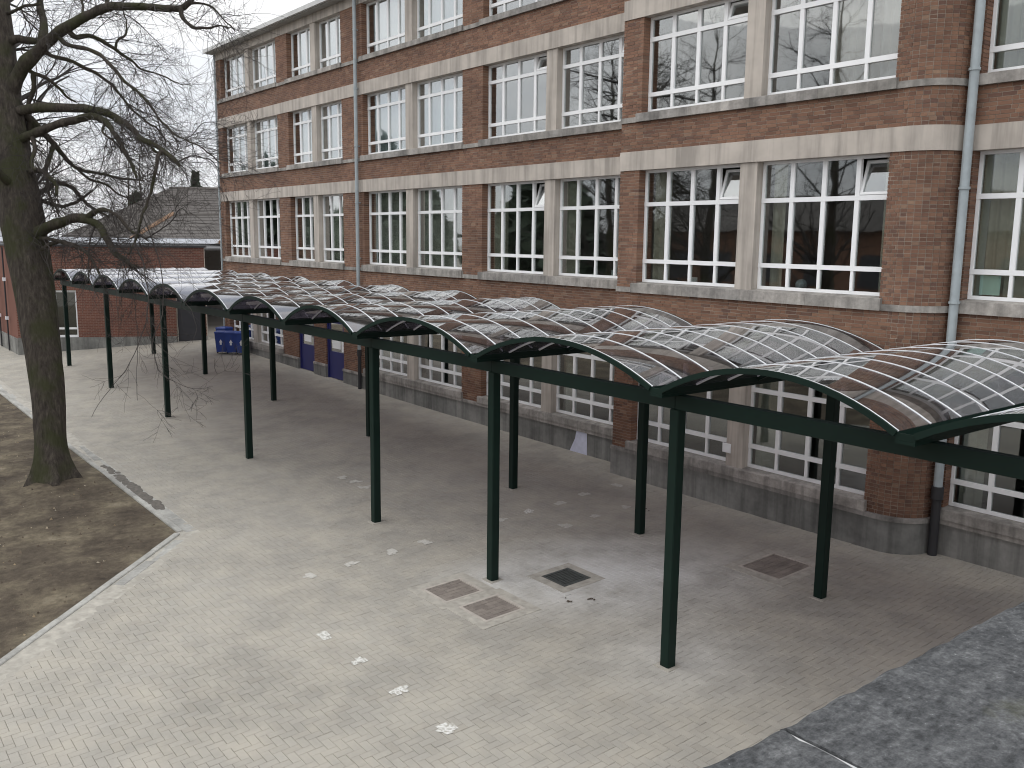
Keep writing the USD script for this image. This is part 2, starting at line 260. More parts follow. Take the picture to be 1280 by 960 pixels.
M['yard'] = plain('sandy_yard_ground', (0.24, 0.22, 0.19), 0.95, var=0.15, scale=0.6, bump=0.2)
tag(put('ground', sheet(gx, gy, -0.075), M['yard'], smooth=True), kind='structure')

import shapely
# kerb line round the earth bed: along x, then cut off at 45 degrees
KA, KB, KC, KD = np.array([-58.0, 5.33]), np.array([-17.18, 5.33]), np.array([-12.95, 1.27]), np.array([-6.9, -4.55])
SOIL = Polygon([KA, KB, KC, KD, (-6.9, -16), (-58, -16)])
KERB_W = 0.34
kerb_zone = Polygon([KA, KB, KC, KD]).boundary if False else None
paved_limit = SOIL.buffer(KERB_W, join_style=2)

# herringbone paving, one block to a paver
paving_root = xf('paving'); tag(paving_root.GetPrim(), kind='structure')
put('sand_bed', sheet(np.arange(-58, 6.1, 0.5), np.arange(-16, 15.5, 0.5), -0.013, lambda X, Y: np.where(shapely.contains(SOIL.buffer(0.9), shapely.points(np.stack([X, Y], -1))), -0.055, 0.0)), M['sand'], paving_root, smooth=True)
a = 0.105
I, J = np.meshgrid(np.arange(-700, 700), np.arange(-160, 160), indexing='ij')
I, J = I.ravel(), J.ravel()
hx, hy = (I * 1.0 + 2 * J) * a, (I * 1.0 - 2 * J) * a        # flat one at (hx, hy) size 2a x a, upright one beside it
cx = np.concatenate([hx + a, hx + 2.5 * a]); cy = np.concatenate([hy + 0.5 * a, hy + 0.0 * a])
lying = np.concatenate([np.ones(len(hx), bool), np.zeros(len(hx), bool)])
P = np.stack([cx, cy], 1)
def to_pixel(x, y, z):
    d = np.stack([x, y, z - CAM_Z], -1); w = d @ CF
    return 640 + FOCAL_PX * (d @ CR) / w, 480 - FOCAL_PX * (d @ CU) / w, w
keep = (P[:, 0] > -49) & (P[:, 0] < 1.5) & (P[:, 1] > -6) & (P[:, 1] < 15.28)
P, lying = P[keep], lying[keep]
u, v, w = to_pixel(P[:, 0], P[:, 1], ground_z(P[:, 0], P[:, 1]))
keep = (w > 0.5) & (u > -160) & (u < 1440) & (v < 1110)
P, lying, u, v, w = P[keep], lying[keep], u[keep], v[keep], w[keep]
pts = shapely.points(P)
keep = ~shapely.contains(paved_limit, pts)
COVERS = [('inner', -11.41, 7.80, 0.70, 0.76), ('outer', -10.47, 7.87, 0.72, 0.76), ('drain', -10.645, 9.525, 0.58, 0.58), ('far', -8.72, 12.55, 0.84, 1.0)]
for _, x, y, sx, sy in COVERS: keep &= ~((abs(P[:, 0] - x) < sx / 2 + 0.06) & (abs(P[:, 1] - y) < sy / 2 + 0.06))
P, lying, u, v, w = P[keep], lying[keep], u[keep], v[keep], w[keep]
def paver_geometry(P, lying, seed):
    g = np.random.default_rng(seed); n = len(P); gap = 0.0018; ch = 0.0032
    hx = np.where(lying, a, a / 2) - gap; hy = np.where(lying, a / 2, a) - gap
    sg = np.array([[-1, -1], [1, -1], [1, 1], [-1, 1]])
    dz = g.normal(0, 0.0012, n); tx, ty = g.normal(0, 0.006, n), g.normal(0, 0.006, n)
    V = np.zeros((n, 12, 3))
    for q in range(4):
        for lay, (ins, z) in enumerate(((0, -0.040), (0, -0.005), (ch, 0.0))):
            x = P[:, 0] + sg[q, 0] * (hx - ins); y = P[:, 1] + sg[q, 1] * (hy - ins)
            V[:, lay * 4 + q] = np.stack([x, y, ground_z(x, y) + z + dz + (0 if lay == 0 else 1) * (tx * sg[q, 0] * hx + ty * sg[q, 1] * hy)], 1)
    f = [[8, 9, 10], [8, 10, 11]]
    for l in (0, 4):
        for q in range(4): r = (q + 1) % 4; f += [[l + q, l + r, l + 4 + r], [l + q, l + 4 + r, l + 4 + q]]
    F = np.array(f)[None] + (np.arange(n) * 12)[:, None, None]
    return V, F, np.array(f)
inside = (u > 8) & (u < 1272) & (v < 952)
ledge = (u > 880) & (v > 960 - (u - 880) * 0.55)
order = np.argsort(np.where(inside & ~ledge, w, 1e9))[:300]
single = np.zeros(len(P), bool); single[order] = True
V, F, f1 = paver_geometry(P[~single], lying[~single], 1)
tag(put('paver_field', (V.reshape(-1, 3), F.reshape(-1, 3)), M['paver'], paving_root, tone=np.repeat(NP.random(len(V)), 12)), kind='stuff')
V, F, f1 = paver_geometry(P[single], lying[single], 2)
for k in range(len(V)): put('paver', (V[k], f1), M['paver'], paving_root)

# covers and drain
def cover(name, x, y, sx, sy, label, cat, grate=False):
    t = xf(name, (x, y, float(ground_z(x, y)))); tag(t.GetPrim(), label, cat)
    sl = lambda px, py: float(ground_z(x + px, y + py) - ground_z(x, y))
    b = MB(); fw = 0.05
    hx, hy = sx / 2, sy / 2
    def slab(m, x0, x1, y0, y1, z0, z1):
        c = [(x0, y0), (x1, y0), (x1, y1), (x0, y1)]
        m.add([[p[0], p[1], sl(*p) + z0] for p in c] + [[p[0], p[1], sl(*p) + z1] for p in c], BOXF)
    cem = MB(); o = 0.165
    for x0, x1, y0, y1 in ((-hx - o, hx + o, -hy - o, -hy), (-hx - o, hx + o, hy, hy + o), (-hx - o, -hx, -hy, hy), (hx, hx + o, -hy, hy)): slab(cem, x0, x1, y0, y1, -0.05, 0.0065)
    put('cement_surround', cem.out(), M['footing'], t)
    for x0, x1, y0, y1 in ((-hx, hx, -hy, -hy + fw), (-hx, hx, hy - fw, hy), (-hx, -hx + fw, -hy + fw, hy - fw), (hx - fw, hx, -hy + fw, hy - fw)): slab(b, x0, x1, y0, y1, -0.05, 0.010)
    put('frame', b.out(), M['grate'] if grate else M['rust'], t)
    ix, iy = hx - fw - 0.006, hy - fw - 0.006
    if grate:
        base = MB(); slab(base, -ix, ix, -iy, iy, -0.05, -0.035); put('pit', base.out(), M['dark'], t)
        n = 9
        for k in range(n):
            m = MB(); xc = -ix + (k + 0.5) * 2 * ix / n; slab(m, xc - 0.014, xc + 0.014, -iy, iy, -0.03, 0.002); put('grate_bar', m.out(), M['grate'], t)
    else:
        nx, ny = max(2, round(2 * ix / 0.1)), max(2, round(2 * iy / 0.2))
        for r in range(nx):
            off = 0.5 if r % 2 else 0.0
            edges = np.unique(np.clip(np.r_[0, (np.arange(ny + 1) + off) / ny, 1], 0, 1))
            for e0, e1 in zip(edges[:-1], edges[1:]):
                m = MB(); slab(m, -ix + r * 2 * ix / nx + 0.003, -ix + (r + 1) * 2 * ix / nx - 0.003, -iy + e0 * 2 * iy + 0.003, -iy + e1 * 2 * iy - 0.003, -0.04, -0.004 + RNG.uniform(-0.002, 0.002))
                put('infill_paver', m.out(), M['cover'], t)
lab = {'inner': ('manhole_cover', 'paved recess manhole cover just left of another, by the second front canopy post', 'manhole cover', False),
       'outer': ('manhole_cover', 'paved recess manhole cover nearest the camera, right of its twin cover', 'manhole cover', False),
       'drain': ('drain_grate', 'small dark square drain grate in a patch of pale cement dust', 'drain', True),
       'far': ('manhole_cover', 'brown paved manhole cover between the nearest rear post and the school wall', 'manhole cover', False)}
for k, x, y, sx, sy in COVERS: cover(lab[k][0], x, y, sx, sy, lab[k][1], lab[k][2], lab[k][3])

# white painted splashes in rows
def splash(x, y, seed, label, size=0.17, group=None, paint='paint'):
    g = random.Random(seed); shapes = []
    for k in range(6):
        ang = g.choice([0, 90]) + g.uniform(-6, 6); q = sbox(-g.uniform(.04, .09), -0.028, g.uniform(.04, .09), 0.028)
        q = affinity.translate(affinity.rotate(q, ang), g.gauss(0, size * 0.42), g.gauss(0, size * 0.42)); shapes.append(q)
    s = unary_union(shapes).buffer(0.012).buffer(-0.006)
    s = max(getattr(s, 'geoms', [s]), key=lambda q: q.area)
    m = trimesh.creation.extrude_polygon(s.simplify(0.004), 0.003)
    vv = np.array(m.vertices); vv[:, 0] += x; vv[:, 1] += y; vv[:, 2] += ground_z(vv[:, 0], vv[:, 1]) + 0.0035
    tag(put('paint_splash', (vv, m.faces), M[paint]), label, 'paint mark', group)
NEAR = ['white paint splash nearest the bottom edge of the photo', 'white paint splash second from the bottom edge, in the open paving',
        'white paint splash third from the bottom edge, in the open paving', 'white paint splash furthest left of the four across the open paving']
for k, (x, y) in enumerate(((-8.09, 5.46), (-9.18, 5.47), (-10.23, 5.48), (-11.25, 5.46))): splash(x, y, 40 + k, NEAR[k], 0.115)
ROW = [(-13.46, 6.31), (-13.49, 7.1), (-13.54, 7.93), (-13.6, 8.66), (-13.68, 10.47), (-13.71, 11.2), (-13.68, 12.03), (-13.82, 12.89), (-13.87, 13.83)]
NM = ['leftmost white paint splash of the row crossing the paving under the canopy', 'second white paint splash from the left in the long row', 'third white paint splash from the left, in front of the third front post',
      'white paint splash just right of the third front post foot', 'faint white paint splash beside the rear post behind the second front post', 'white paint splash right of the rear canopy post, in the long row',
      'white paint splash in the middle of the shade under the canopy, long row', 'white paint splash second nearest the school wall in the long row', 'white paint splash nearest the school wall plinth']
for k, (x, y) in enumerate(ROW): splash(x, y, 60 + k, NM[k], 0.11, paint='paint_faint' if k in (0, 1, 2, 3, 4, 6, 7, 8) else 'paint')
for k, (x, y, n) in enumerate(((-12.6, 11.21, 'faint white paint splash left end of the short row under the canopy'), (-12.63, 12.06, 'faint white paint splash in the middle of the short row'), (-12.64, 12.92, 'white paint splash at the left of the second rear post, short row'))): splash(x, y, 80 + k, n, 0.09, paint='paint_faint')
for k, (x, y, n) in enumerate(((-18.48, 9.5, 'far white paint splash, left of three behind the third front post'), (-17.97, 9.6, 'far white paint splash, middle of three behind the third front post'), (-17.44, 9.53, 'far white paint splash close behind the third front post'))): splash(x, y, 90 + k, n, 0.12, paint='paint_faint')

# litter specks
for k, (x, y) in enumerate(((-9.92, 8.95), (-9.75, 9.2), (-12.28, 13.1))):
    g = random.Random(k); m = MB()
    for q in range(4 if k < 2 else 2):
        ox, oy, s = g.gauss(0, 0.05), g.gauss(0, 0.04), g.uniform(0.015, 0.035)
        z = float(ground_z(x + ox, y + oy))
        m.tm(trimesh.convex.convex_hull(np.array([[x + ox + g.uniform(-s, s), y + oy + g.uniform(-s, s), z + g.uniform(0.002, 0.02)] for _ in range(9)])))
    tag(put('leaf_litter', m.out(), M['litter']), ['dead leaf clump in the cement dust right below the drain', 'smaller dead leaf clump right of the drain grate', 'dark leaf by the second rear post near the wall'][k], 'litter')

# earth bed and kerb
SOIL_EDGE = SOIL.boundary
def soil_bump(X, Y): 
    p = np.stack([X * 0.5, Y * 0.5, X * 0], -1); q = np.stack([X * 2.6, Y * 2.6, X * 0 + 3], -1)
    d = np.maximum(0, 1 - np.hypot(X + 22.62, Y - 4.23) / 1.5)
    e = np.clip(shapely.distance(shapely.points(np.stack([X, Y], -1)), SOIL_EDGE) / 0.7, 0, 1) * shapely.contains(SOIL, shapely.points(np.stack([X, Y], -1)))
    return -0.012 + e * 0.10 * (meshkit.fbm(p, 4, 3) - 0.5) + e * 0.05 * (meshkit.fbm(q, 3, 7) - 0.5) + 0.16 * d ** 1.5
xs, ys = np.arange(-58, -6.5, 0.16), np.arange(-16, 5.7, 0.16)
Vs, Fs = sheet(xs, ys, 0.0, soil_bump)
inn = shapely.contains(SOIL.buffer(0.26, join_style=2), shapely.points(Vs[:, :2]))
Fs = Fs[inn[Fs].all(1)]; keepv, inv = np.unique(Fs, return_inverse=True); Vs, Fs = Vs[keepv], inv.reshape(-1, 3)
tag(put('bare_earth_ground', (Vs, Fs), M['soil'], smooth=True), kind='structure')
kerb_root = xf('kerb'); tag(kerb_root.GetPrim(), kind='structure')
def kerb_run(A, B, name, w0, w1, h, length):
    d = (B - A) / np.linalg.norm(B - A); n = np.array([-d[1], d[0]]); n = n if n[1] > 0 else -n
    Ltot = np.linalg.norm(B - A); k = max(1, round(Ltot / length))
    for q in range(k):
        s0, s1 = q * Ltot / k + 0.005, (q + 1) * Ltot / k - 0.005
        m = trimesh.creation.box((1, 1, 1)); m = soft_box(0, s1 - s0, w0, w1, -0.14, h + RNG.uniform(-0.006, 0.006), 0.012)
        v = np.array(m.vertices); xy = A + np.outer(v[:, 0] + s0, d) + np.outer(v[:, 1], n)
        v = np.c_[xy, ground_z(xy[:, 0], xy[:, 1]) + v[:, 2]]
        put(name, (v, m.faces), M['kerb'], kerb_root)
dK = (KB - KA) / np.linalg.norm(KB - KA)
kerb_run(np.array([-41.0, 5.33]), KB - dK * 0.0, 'kerb_stone', -0.02, 0.085, 0.035, 1.0)
kerb_run(np.array([-41.0, 5.33]), KB + dK * 0.12, 'channel_stone', 0.10, KERB_W - 0.01, 0.006, 1.0)
dC = (KC - KB) / np.linalg.norm(KC - KB)
kerb_run(KB + dC * 0.12, KC, 'kerb_stone', -0.02, 0.10, 0.03, 1.0)
kerb_run(KC, KD, 'kerb_stone', -0.02, 0.10, 0.03, 1.0)
kerb_run(KB + dC * 0.42, KC, 'channel_stone', 0.12, KERB_W - 0.02, 0.004, 1.0)
kerb_run(KC, KD, 'channel_stone', 0.12, KERB_W - 0.02, 0.004, 1.0)
ring = paved_limit.buffer(0.16, join_style=2).difference(SOIL).intersection(sbox(-45, -5, 0, 7))
rm = trimesh.creation.extrude_polygon(ring.segmentize(0.5), 0.02); rv = np.array(rm.vertices); rv[:, 2] += ground_z(rv[:, 0], rv[:, 1]) - 0.0235
put('kerb_bedding', (rv, rm.faces), M['footing'], kerb_root)
# crumbs of earth, dead leaves and bits of twig on the bed
m = MB(); gg = random.Random(21)
for k in range(1500):
    x, y = gg.uniform(-34, -8), gg.uniform(-1.5, 5.2); s = gg.uniform(0.012, 0.05)
    if not SOIL.buffer(-0.1).contains(shapely.points(x, y)): continue
    z = float(ground_z(x, y) + soil_bump(np.array(x), np.array(y)))
    m.add(np.array([[x - s, y, z - .01], [x, y - s * gg.uniform(.4, 1), z - .01], [x + s, y + .3 * s, z - .01], [x, y + s * gg.uniform(.4, 1), z - .01], [x + gg.gauss(0, .3) * s, y, z + s * gg.uniform(.3, 1.0)]]), [[0, 1, 4], [1, 2, 4], [2, 3, 4], [3, 0, 4]])
M['crumb'] = mat(*pieces('earth_crumbs_and_leaves', [(0.0, (0.06, 0.045, 0.032)), (0.6, (0.13, 0.10, 0.07)), (0.85, (0.26, 0.20, 0.12)), (1.0, (0.40, 0.35, 0.27))]))
V_, F_ = m.out(); tag(put('earth_crumbs', (V_, F_), M['crumb'], tone=np.repeat(NP.random(len(V_) // 5), 5)), 'small stones, clods and dead leaves strewn over the bare earth bed', 'leaf litter', kind='stuff')
# washed-in dirt in the channel beside the tree
blobs = []
for k in range(110):
    s = RNG.uniform(0, 1); x = -23.4 + 4.4 * s + RNG.gauss(0, 0.05); y = 5.53 + RNG.gauss(0, 0.045); r = RNG.uniform(0.03, 0.11) * (1.15 - 0.75 * abs(s - 0.55))
    blobs.append(affinity.scale(shapely.points(x, y).buffer(r, 5), 1.7 * RNG.uniform(.7, 1.3), 0.8))
du = unary_union(blobs); m = MB()
for q in getattr(du, 'geoms', [du]):
    e_ = trimesh.creation.extrude_polygon(q.simplify(0.006), 0.012); v_ = np.array(e_.vertices); v_[:, 2] += ground_z(v_[:, 0], v_[:, 1]) + 0.001; m.add(v_, e_.faces)
M['mud'] = plain('dark_wet_earth', (0.125, 0.112, 0.095), 0.95, var=0.4, scale=14, bump=0.5)
tag(put('gutter_dirt', m.out(), M['mud']), 'dark earth and leaves washed into the kerb channel beside the tree', 'dirt', kind='stuff')

# ------------------------------------------------------------------ school building
YP, YQ, RC, XC = 14.495, 15.152, 0.657, -8.10
def mapQ(s, d): return np.stack([s, YQ - d], -1)
def mapP(s, d):
    s, d = np.broadcast_arrays(np.asarray(s, float), np.asarray(d, float)); th = np.maximum(s - XC, 0) / RC
    flat = np.stack([s, YP - d], -1)
    rad = np.maximum(RC + d, 0.02); cur = np.stack([XC + rad * np.sin(th), YQ - rad * np.cos(th)], -1)
    return np.where((s > XC)[..., None], cur, flat)
S_END = XC + RC * math.pi / 2
def strip(m, mp, s0, s1, d0, d1, z0, z1, cut=None):
    """A block along the wall; cut = longest straight piece on the rounded corner."""
    ss = [s0, s1]
    if mp is mapP and s1 > XC: ss = sorted(set([s0, s1] + ([XC] if s0 < XC else []) + [q for q in np.linspace(XC, S_END, 11) if s0 < q < s1]))
    n = len(ss); V = []
    for s in ss:
        for d, z in ((d0, z0), (d1, z0), (d1, z1), (d0, z1)): V.append([*mp(np.array(s), np.array(d)), z])
    F = []
    for i in range(n - 1):
        for q in range(4): r = (q + 1) % 4; b = i * 4; F += [[b + q, b + 4 + r, b + r], [b + q, b + 4 + q, b + 4 + r]]
    F += [[0, 1, 2], [0, 2, 3], [(n - 1) * 4, (n - 1) * 4 + 2, (n - 1) * 4 + 1], [(n - 1) * 4, (n - 1) * 4 + 3, (n - 1) * 4 + 2]]
    return m.add(V, F)
COURSE, BL, BH, JT = 0.0662, 0.215, 0.103, 0.010
bricks = []   # s0, s1, z0, z1, mapper
def lay(mp, s0, s1, z0, z1, header=False):
    n = max(1, round((z1 - z0) / COURSE)); h = (z1 - z0) / n
    for k in range(n):
        s = s0; q = 0; base_header = header
        seq = (BH,) if header else ((BL,) if k % 2 == 0 else (BH, BL))
        if header: first = BH * (0.5 if k % 2 else 1.0)
        else: first = BL * (0.25 if k % 4 == 2 else 1.0) if k % 2 == 0 else BH
        first = min(first * (0.9 + 0.2 * NP.random()), s1 - s0); L = first
        while s < s1 - 0.02:
            if mp is mapP and s > XC - 0.03: L = min(L, BH + JT)
            elif mp is mapP and s + L > XC - 0.005: L = XC - s
            e = min(s + L, s1)
            if s1 - e < 0.05: e = s1
            bricks.append((s, e - (0 if e == s1 else JT), z0 + k * h + JT * 0.5, z0 + (k + 1) * h - JT * 0.5, mp is mapP))
            s = e; q += 1; L = seq[q % len(seq)] + JT
FLOORS = [(0.90, 1.09, 3.37, 3.77), (4.42, 4.65, 7.05, 7.45), (8.06, 8.26, 10.20, 10.60), (11.24, 11.42, 13.05, 13.35)]   # sill bottom, sill top, head, band top
OW, MW = 2.68, 0.40
PAIRS = [('Q', -40.05, 2.68, 0.40, 4), ('Q', -33.28, 1.96, 0.39, 3), ('Q', -27.50, 2.68, 0.40, 4), ('Q', -20.77, 2.68, 0.40, 4), ('P', -14.12, 2.68, 0.40, 4), ('S', -7.28, 2.68, 0.40, 4), ('S', -0.60, 2.68, 0.40, 4)]
SEGS = {'Q': (mapQ, -40.60, -14.705), 'P': (mapP, -14.70, S_END), 'S': (mapQ, -7.435, 5.6)}
school = xf('school_building'); tag(school.GetPrim(), 'long red brick school with stone bands, rounded corner and rows of white windows', 'building')
SP = str(school.GetPath())
plinth, bands, backing = MB(), MB(), MB()
sills, mullions = [], []
for sg, (mp, x0, x1) in SEGS.items():
    prs = [p for p in PAIRS if p[0] == sg]
    op = [(p[1], p[1] + 2 * p[2] + p[3]) for p in prs]
    piers = []; c = x0
    for o0, o1 in op: piers.append((c, o0)); c = o1
    piers.append((c, x1))
    cols = []
    if sg == 'Q':   # two doorways in the narrow bay break the plinth
        spans = [(x0, -32.86), (-31.50, -30.50), (-29.12, x1)]
    else: spans = [(x0, x1)]
    for s0, s1 in spans:
        gz = float(min(ground_z(s0, 15.0), ground_z(s1, 15.0)))
        n = max(1, round((s1 - s0) / 2.4))
        for q in range(n):
            if sg == 'P' and s1 > XC and q == n - 1 and n > 1: pass
            m = MB(); strip(m, mp, s0 + (s1 - s0) * q / n + (0.004 if q else 0), s0 + (s1 - s0) * (q + 1) / n, -0.28, 0.045, gz - 0.3, 0.80); put('plinth_panel', m.out(), M['plinth'], SP)
        m = MB(); strip(m, mp, s0, s1, -0.28, 0.065, 0.80, 0.88); put('plinth_ledge', m.out(), M['sill'], SP)
    for f, (sb, st, hd, bt) in enumerate(FLOORS):
        below = 0.88 if f == 0 else FLOORS[f - 1][3]
        # brick up to the sill, band over the windows, brick piers between
        if f > 0:
            lay(mp, x0, x1, below, sb); strip(backing, mp, x0 + 0.01, x1 - 0.01, -0.32, -0.007, below, sb)
            for p0, p1 in piers:
                m = MB(); strip(m, mp, p0, p1, -0.10, 0.035, sb, sb + 0.11); sills.append(m)
        for p0, p1 in piers:
            if p1 - p0 < 0.03: continue
            z0 = sb + 0.11 if f > 0 else 0.88
            lay(mp, p0, p1, z0, hd, header=(sg == 'P' and p1 > XC)); strip(backing, mp, p0 + 0.012, p1 - 0.012, -0.32, -0.007, z0 - (0 if f == 0 else 0.11), hd)
        strip(bands, mp, x0, x1, -0.32, 0.022 if f < 3 else 0.018, hd, bt)
        for p in prs:
            for w_ in range(2):
                o0 = p[1] + w_ * (p[2] + p[3]); o1 = o0 + p[2]
                if f == 0 and p[1] == -33.28: continue
                e0, e1 = o0 - (0.10 if w_ == 0 else 0.20), o1 + (0.06 if w_ else 0.20)
                z0s = 0.885 if f == 0 else sb
                nb = 2 if p[2] > 2.2 else 1
                for q in range(nb):
                    a0 = e0 + (e1 - e0) * q / nb + (0.003 if q else 0.0015); a1 = e0 + (e1 - e0) * (q + 1) / nb - 0.0015
                    m = MB(); strip(m, mp, a0, a1, 0.0 if False else -0.22, 0.075, z0s, st - 0.035); 
                    m.add([[*mp(np.array(sx), np.array(dd)), zz] for sx in (a0 + 0.001, a1 - 0.001) for dd, zz in ((-0.22, st - 0.034), (0.068, st - 0.034), (0.060, st - 0.024), (-0.22, st))],
                          [[0, 1, 2], [0, 2, 3], [4, 6, 5], [4, 7, 6], [1, 5, 6], [1, 6, 2], [2, 6, 7], [2, 7, 3]])
                    sills.append(m)
            mm = MB(); s0 = p[1] + p[2]
            if not (f == 0 and p[1] == -33.28):
                strip(mm, mp, s0, s0 + p[3], -0.30, -0.012, st - 0.03, hd); mullions.append(mm)
        if f == 0 and sg == 'Q':   # brick round the doorways
            for s0, s1 in ((-33.28, -32.86), (-31.50, -30.50), (-29.12, -28.97)):
                lay(mp, s0, s1, 0.88, hd); strip(backing, mp, s0 + 0.012, s1 - 0.012, -0.32, -0.007, 0.88, hd)
            for s0, s1 in ((-32.86, -31.50), (-30.50, -29.12)):
                lay(mp, s0, s1, 2.62, hd); strip(backing, mp, s0, s1, -0.32, -0.007, 2.62, hd)
    if sg != 'Q': pass
n = len(bricks); B = np.array([b[:4] for b in bricks]); isP = np.array([b[4] for b in bricks])
prot = NP.normal(0, 0.0022, n).clip(-0.005, 0.005)
Vb = np.zeros((n, 8, 3))
for q, (si, di, zi) in enumerate(((0, 0, 0), (1, 0, 0), (1, 1, 0), (0, 1, 0), (0, 0, 1), (1, 0, 1), (1, 1, 1), (0, 1, 1))):
    s = B[:, si]; d = np.where(di == 0, prot, -0.20); z = B[:, 2 + zi]
    xy = np.where(isP[:, None], mapP(s, d), mapQ(s, d)); Vb[:, q, :2] = xy; Vb[:, q, 2] = z
BF = np.array([f for f in BOXF.tolist() if not set(f) <= {2, 3, 6, 7}])
Fb = BF[None] + (np.arange(n) * 8)[:, None, None]
tag(put('brickwork', (Vb.reshape(-1, 3), Fb.reshape(-1, 3)), M['brick'], SP, tone=np.repeat(NP.random(n), 8)), kind='stuff')
put('mortar_backing', backing.out(), M['mortar'], SP)
put('lintel_band', bands.out(), M['stone'], SP)
for m in sills: put('sill_block', m.out(), M['sill'], SP)
for m in mullions: put('stone_mullion', m.out(), M['stone'], SP)
# end walls, roof, floors inside
m = MB(); m.box(-40.60, -40.28, YQ + 0.33, 27.0, -0.2, 13.35); put('end_wall', m.out(), M['brick'], SP)
m = MB(); m.box(-40.86, 5.9, YQ - 0.32, 27.2, 13.352, 13.50); put('roof_slab', m.out(), M['eave'], SP)
m = MB(); m.box(-40.92, 5.95, YQ - 0.42, YQ - 0.322, 13.38, 13.53); put('roof_gutter', m.out(), M['gutter'], SP)
m = MB(); m.box(-40.86, 5.9, YQ - 0.32, 27.2, 13.502, 13.54); put('roof_covering', m.out(), M['roofing'], SP)
m = MB(); m.box(-15.0, -7.0, YP - 0.34, YQ - 0.43, 13.352, 13.50); put('projecting_eave', m.out(), M['eave'], SP)
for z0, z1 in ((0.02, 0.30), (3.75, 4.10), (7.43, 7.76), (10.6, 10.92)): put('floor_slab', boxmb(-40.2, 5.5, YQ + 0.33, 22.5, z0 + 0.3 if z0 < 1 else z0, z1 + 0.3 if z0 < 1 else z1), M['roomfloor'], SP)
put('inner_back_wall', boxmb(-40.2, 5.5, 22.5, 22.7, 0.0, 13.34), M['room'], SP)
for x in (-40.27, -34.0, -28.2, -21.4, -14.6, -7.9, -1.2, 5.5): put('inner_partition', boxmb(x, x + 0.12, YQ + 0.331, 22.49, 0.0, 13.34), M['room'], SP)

# windows
def window(mp, s0, s1, z0, z1, ncol, rows, tilt=(), whole=True):
    """White frame with ncol columns; rows = heights of the cross bars as fractions; tilt = (row, column) of casements set ajar."""
    wx = xf('window', parent=SP); wp = str(wx.GetPath()); fr = MB(); d0, d1 = -0.265, -0.195
    T, B_, V_, H_ = 0.055, 0.06, 0.085, 0.085
    strip(fr, mp, s0 + 0.002, s1 - 0.002, d0, d1, z0, z0 + B_); strip(fr, mp, s0 + 0.002, s1 - 0.002, d0, d1, z1 - T, z1)
    zs = [z0 + B_] + [z0 + (z1 - z0) * r for r in rows] + [z1 - T]
    for r in zs[1:-1]: strip(fr, mp, s0 + 0.002, s1 - 0.002, d0, d1 + 0.006, r - H_ / 2, r + H_ / 2)
    panes = []
    for k in range(len(zs) - 1):
        a0 = zs[k] + (H_ / 2 if k else 0); a1 = zs[k + 1] - (H_ / 2 if k < len(zs) - 2 else 0); vw = V_ if k else 0.055
        xs = [s0] + [s0 + (s1 - s0) * q / ncol for q in range(1, ncol)] + [s1]
        strip(fr, mp, s0 + 0.002, s0 + 0.055, d0, d1, a0, a1); strip(fr, mp, s1 - 0.055, s1 - 0.002, d0, d1, a0, a1)
        for q in range(1, ncol): strip(fr, mp, xs[q] - vw / 2, xs[q] + vw / 2, d0, d1 + 0.003, a0, a1)
        for q in range(ncol):
            b0 = xs[q] + (vw / 2 if q else 0.055); b1 = xs[q + 1] - (vw / 2 if q < ncol - 1 else 0.055)
            panes.append((k, q, b0, b1, a0, a1))
    put('frame', fr.out(), M['white'], wp)
    joined = MB()
    for k, q, b0, b1, a0, a1 in panes:
        m = MB()
        if (k, q) in tilt:      # hinged at the foot, leaning into the room
            ang = math.radians(17); h = a1 - a0; e = 0.05
            def leaf(mb, x0, x1, h0, h1, t0, t1):
                P8 = []
                for hh in (h0, h1):
                    for x, t in ((x0, t1), (x1, t1), (x1, t0), (x0, t0)):
                        dd = -0.225 - hh * math.sin(ang) + t * math.cos(ang); zz = a0 + hh * math.cos(ang) + t * math.sin(ang); P8.append([*mp(np.array(x), np.array(dd)), zz])
                mb.add(P8, BOXF)
            sash = MB(); leaf(sash, b0, b1, 0.004, e, -0.03, 0.03); leaf(sash, b0, b1, h - e, h - 0.004, -0.03, 0.03); leaf(sash, b0, b0 + e, e, h - e, -0.03, 0.03); leaf(sash, b1 - e, b1, e, h - e, -0.03, 0.03)
            put('open_sash', sash.out(), M['white'], wp)
            leaf(m, b0 + e, b1 - e, e, h - e, -0.004, 0.004)
        else:
            j = 0.0016 * ((q * 7 + k * 3) % 5 - 2)
            strip(m, mp, b0, b1, -0.236 + j, -0.230 + j, a0, a1)
        if whole: put('pane', m.out(), M['glass'], wp)
        else: joined.add(np.vstack(m.v), np.vstack(m.f))
    if not whole: tag(put('glazing', joined.out(), M['glass'], wp), kind='stuff')
ROWS = [(0.19, 0.69), (0.19, 0.70), (0.19, 0.77), (0.20,)]
TILT = {(1, 0, 1): [(2, 3)], (1, 3, 0): [(2, 3)], (1, 4, 0): [(2, 3)], (1, 4, 1): [(2, 3)], (2, 3, 0): [(2, 3)], (2, 3, 1): [(2, 3)], (2, 4, 0): [(2, 3)]}
for f, (sb, st, hd, bt) in enumerate(FLOORS):
    for pi, p in enumerate(PAIRS):
        mp = SEGS[p[0]][0]
        for w_ in range(2):
            if f == 0 and pi == 1: continue
            o0 = p[1] + w_ * (p[2] + p[3])
            seen = not (pi == 6 or pi < 2 or (f == 3 and pi > 3) or (pi == 5 and w_ == 1))
            window(mp, o0, o0 + p[2], st, hd, p[4], ROWS[f], TILT.get((f, pi, w_), ()), whole=seen)
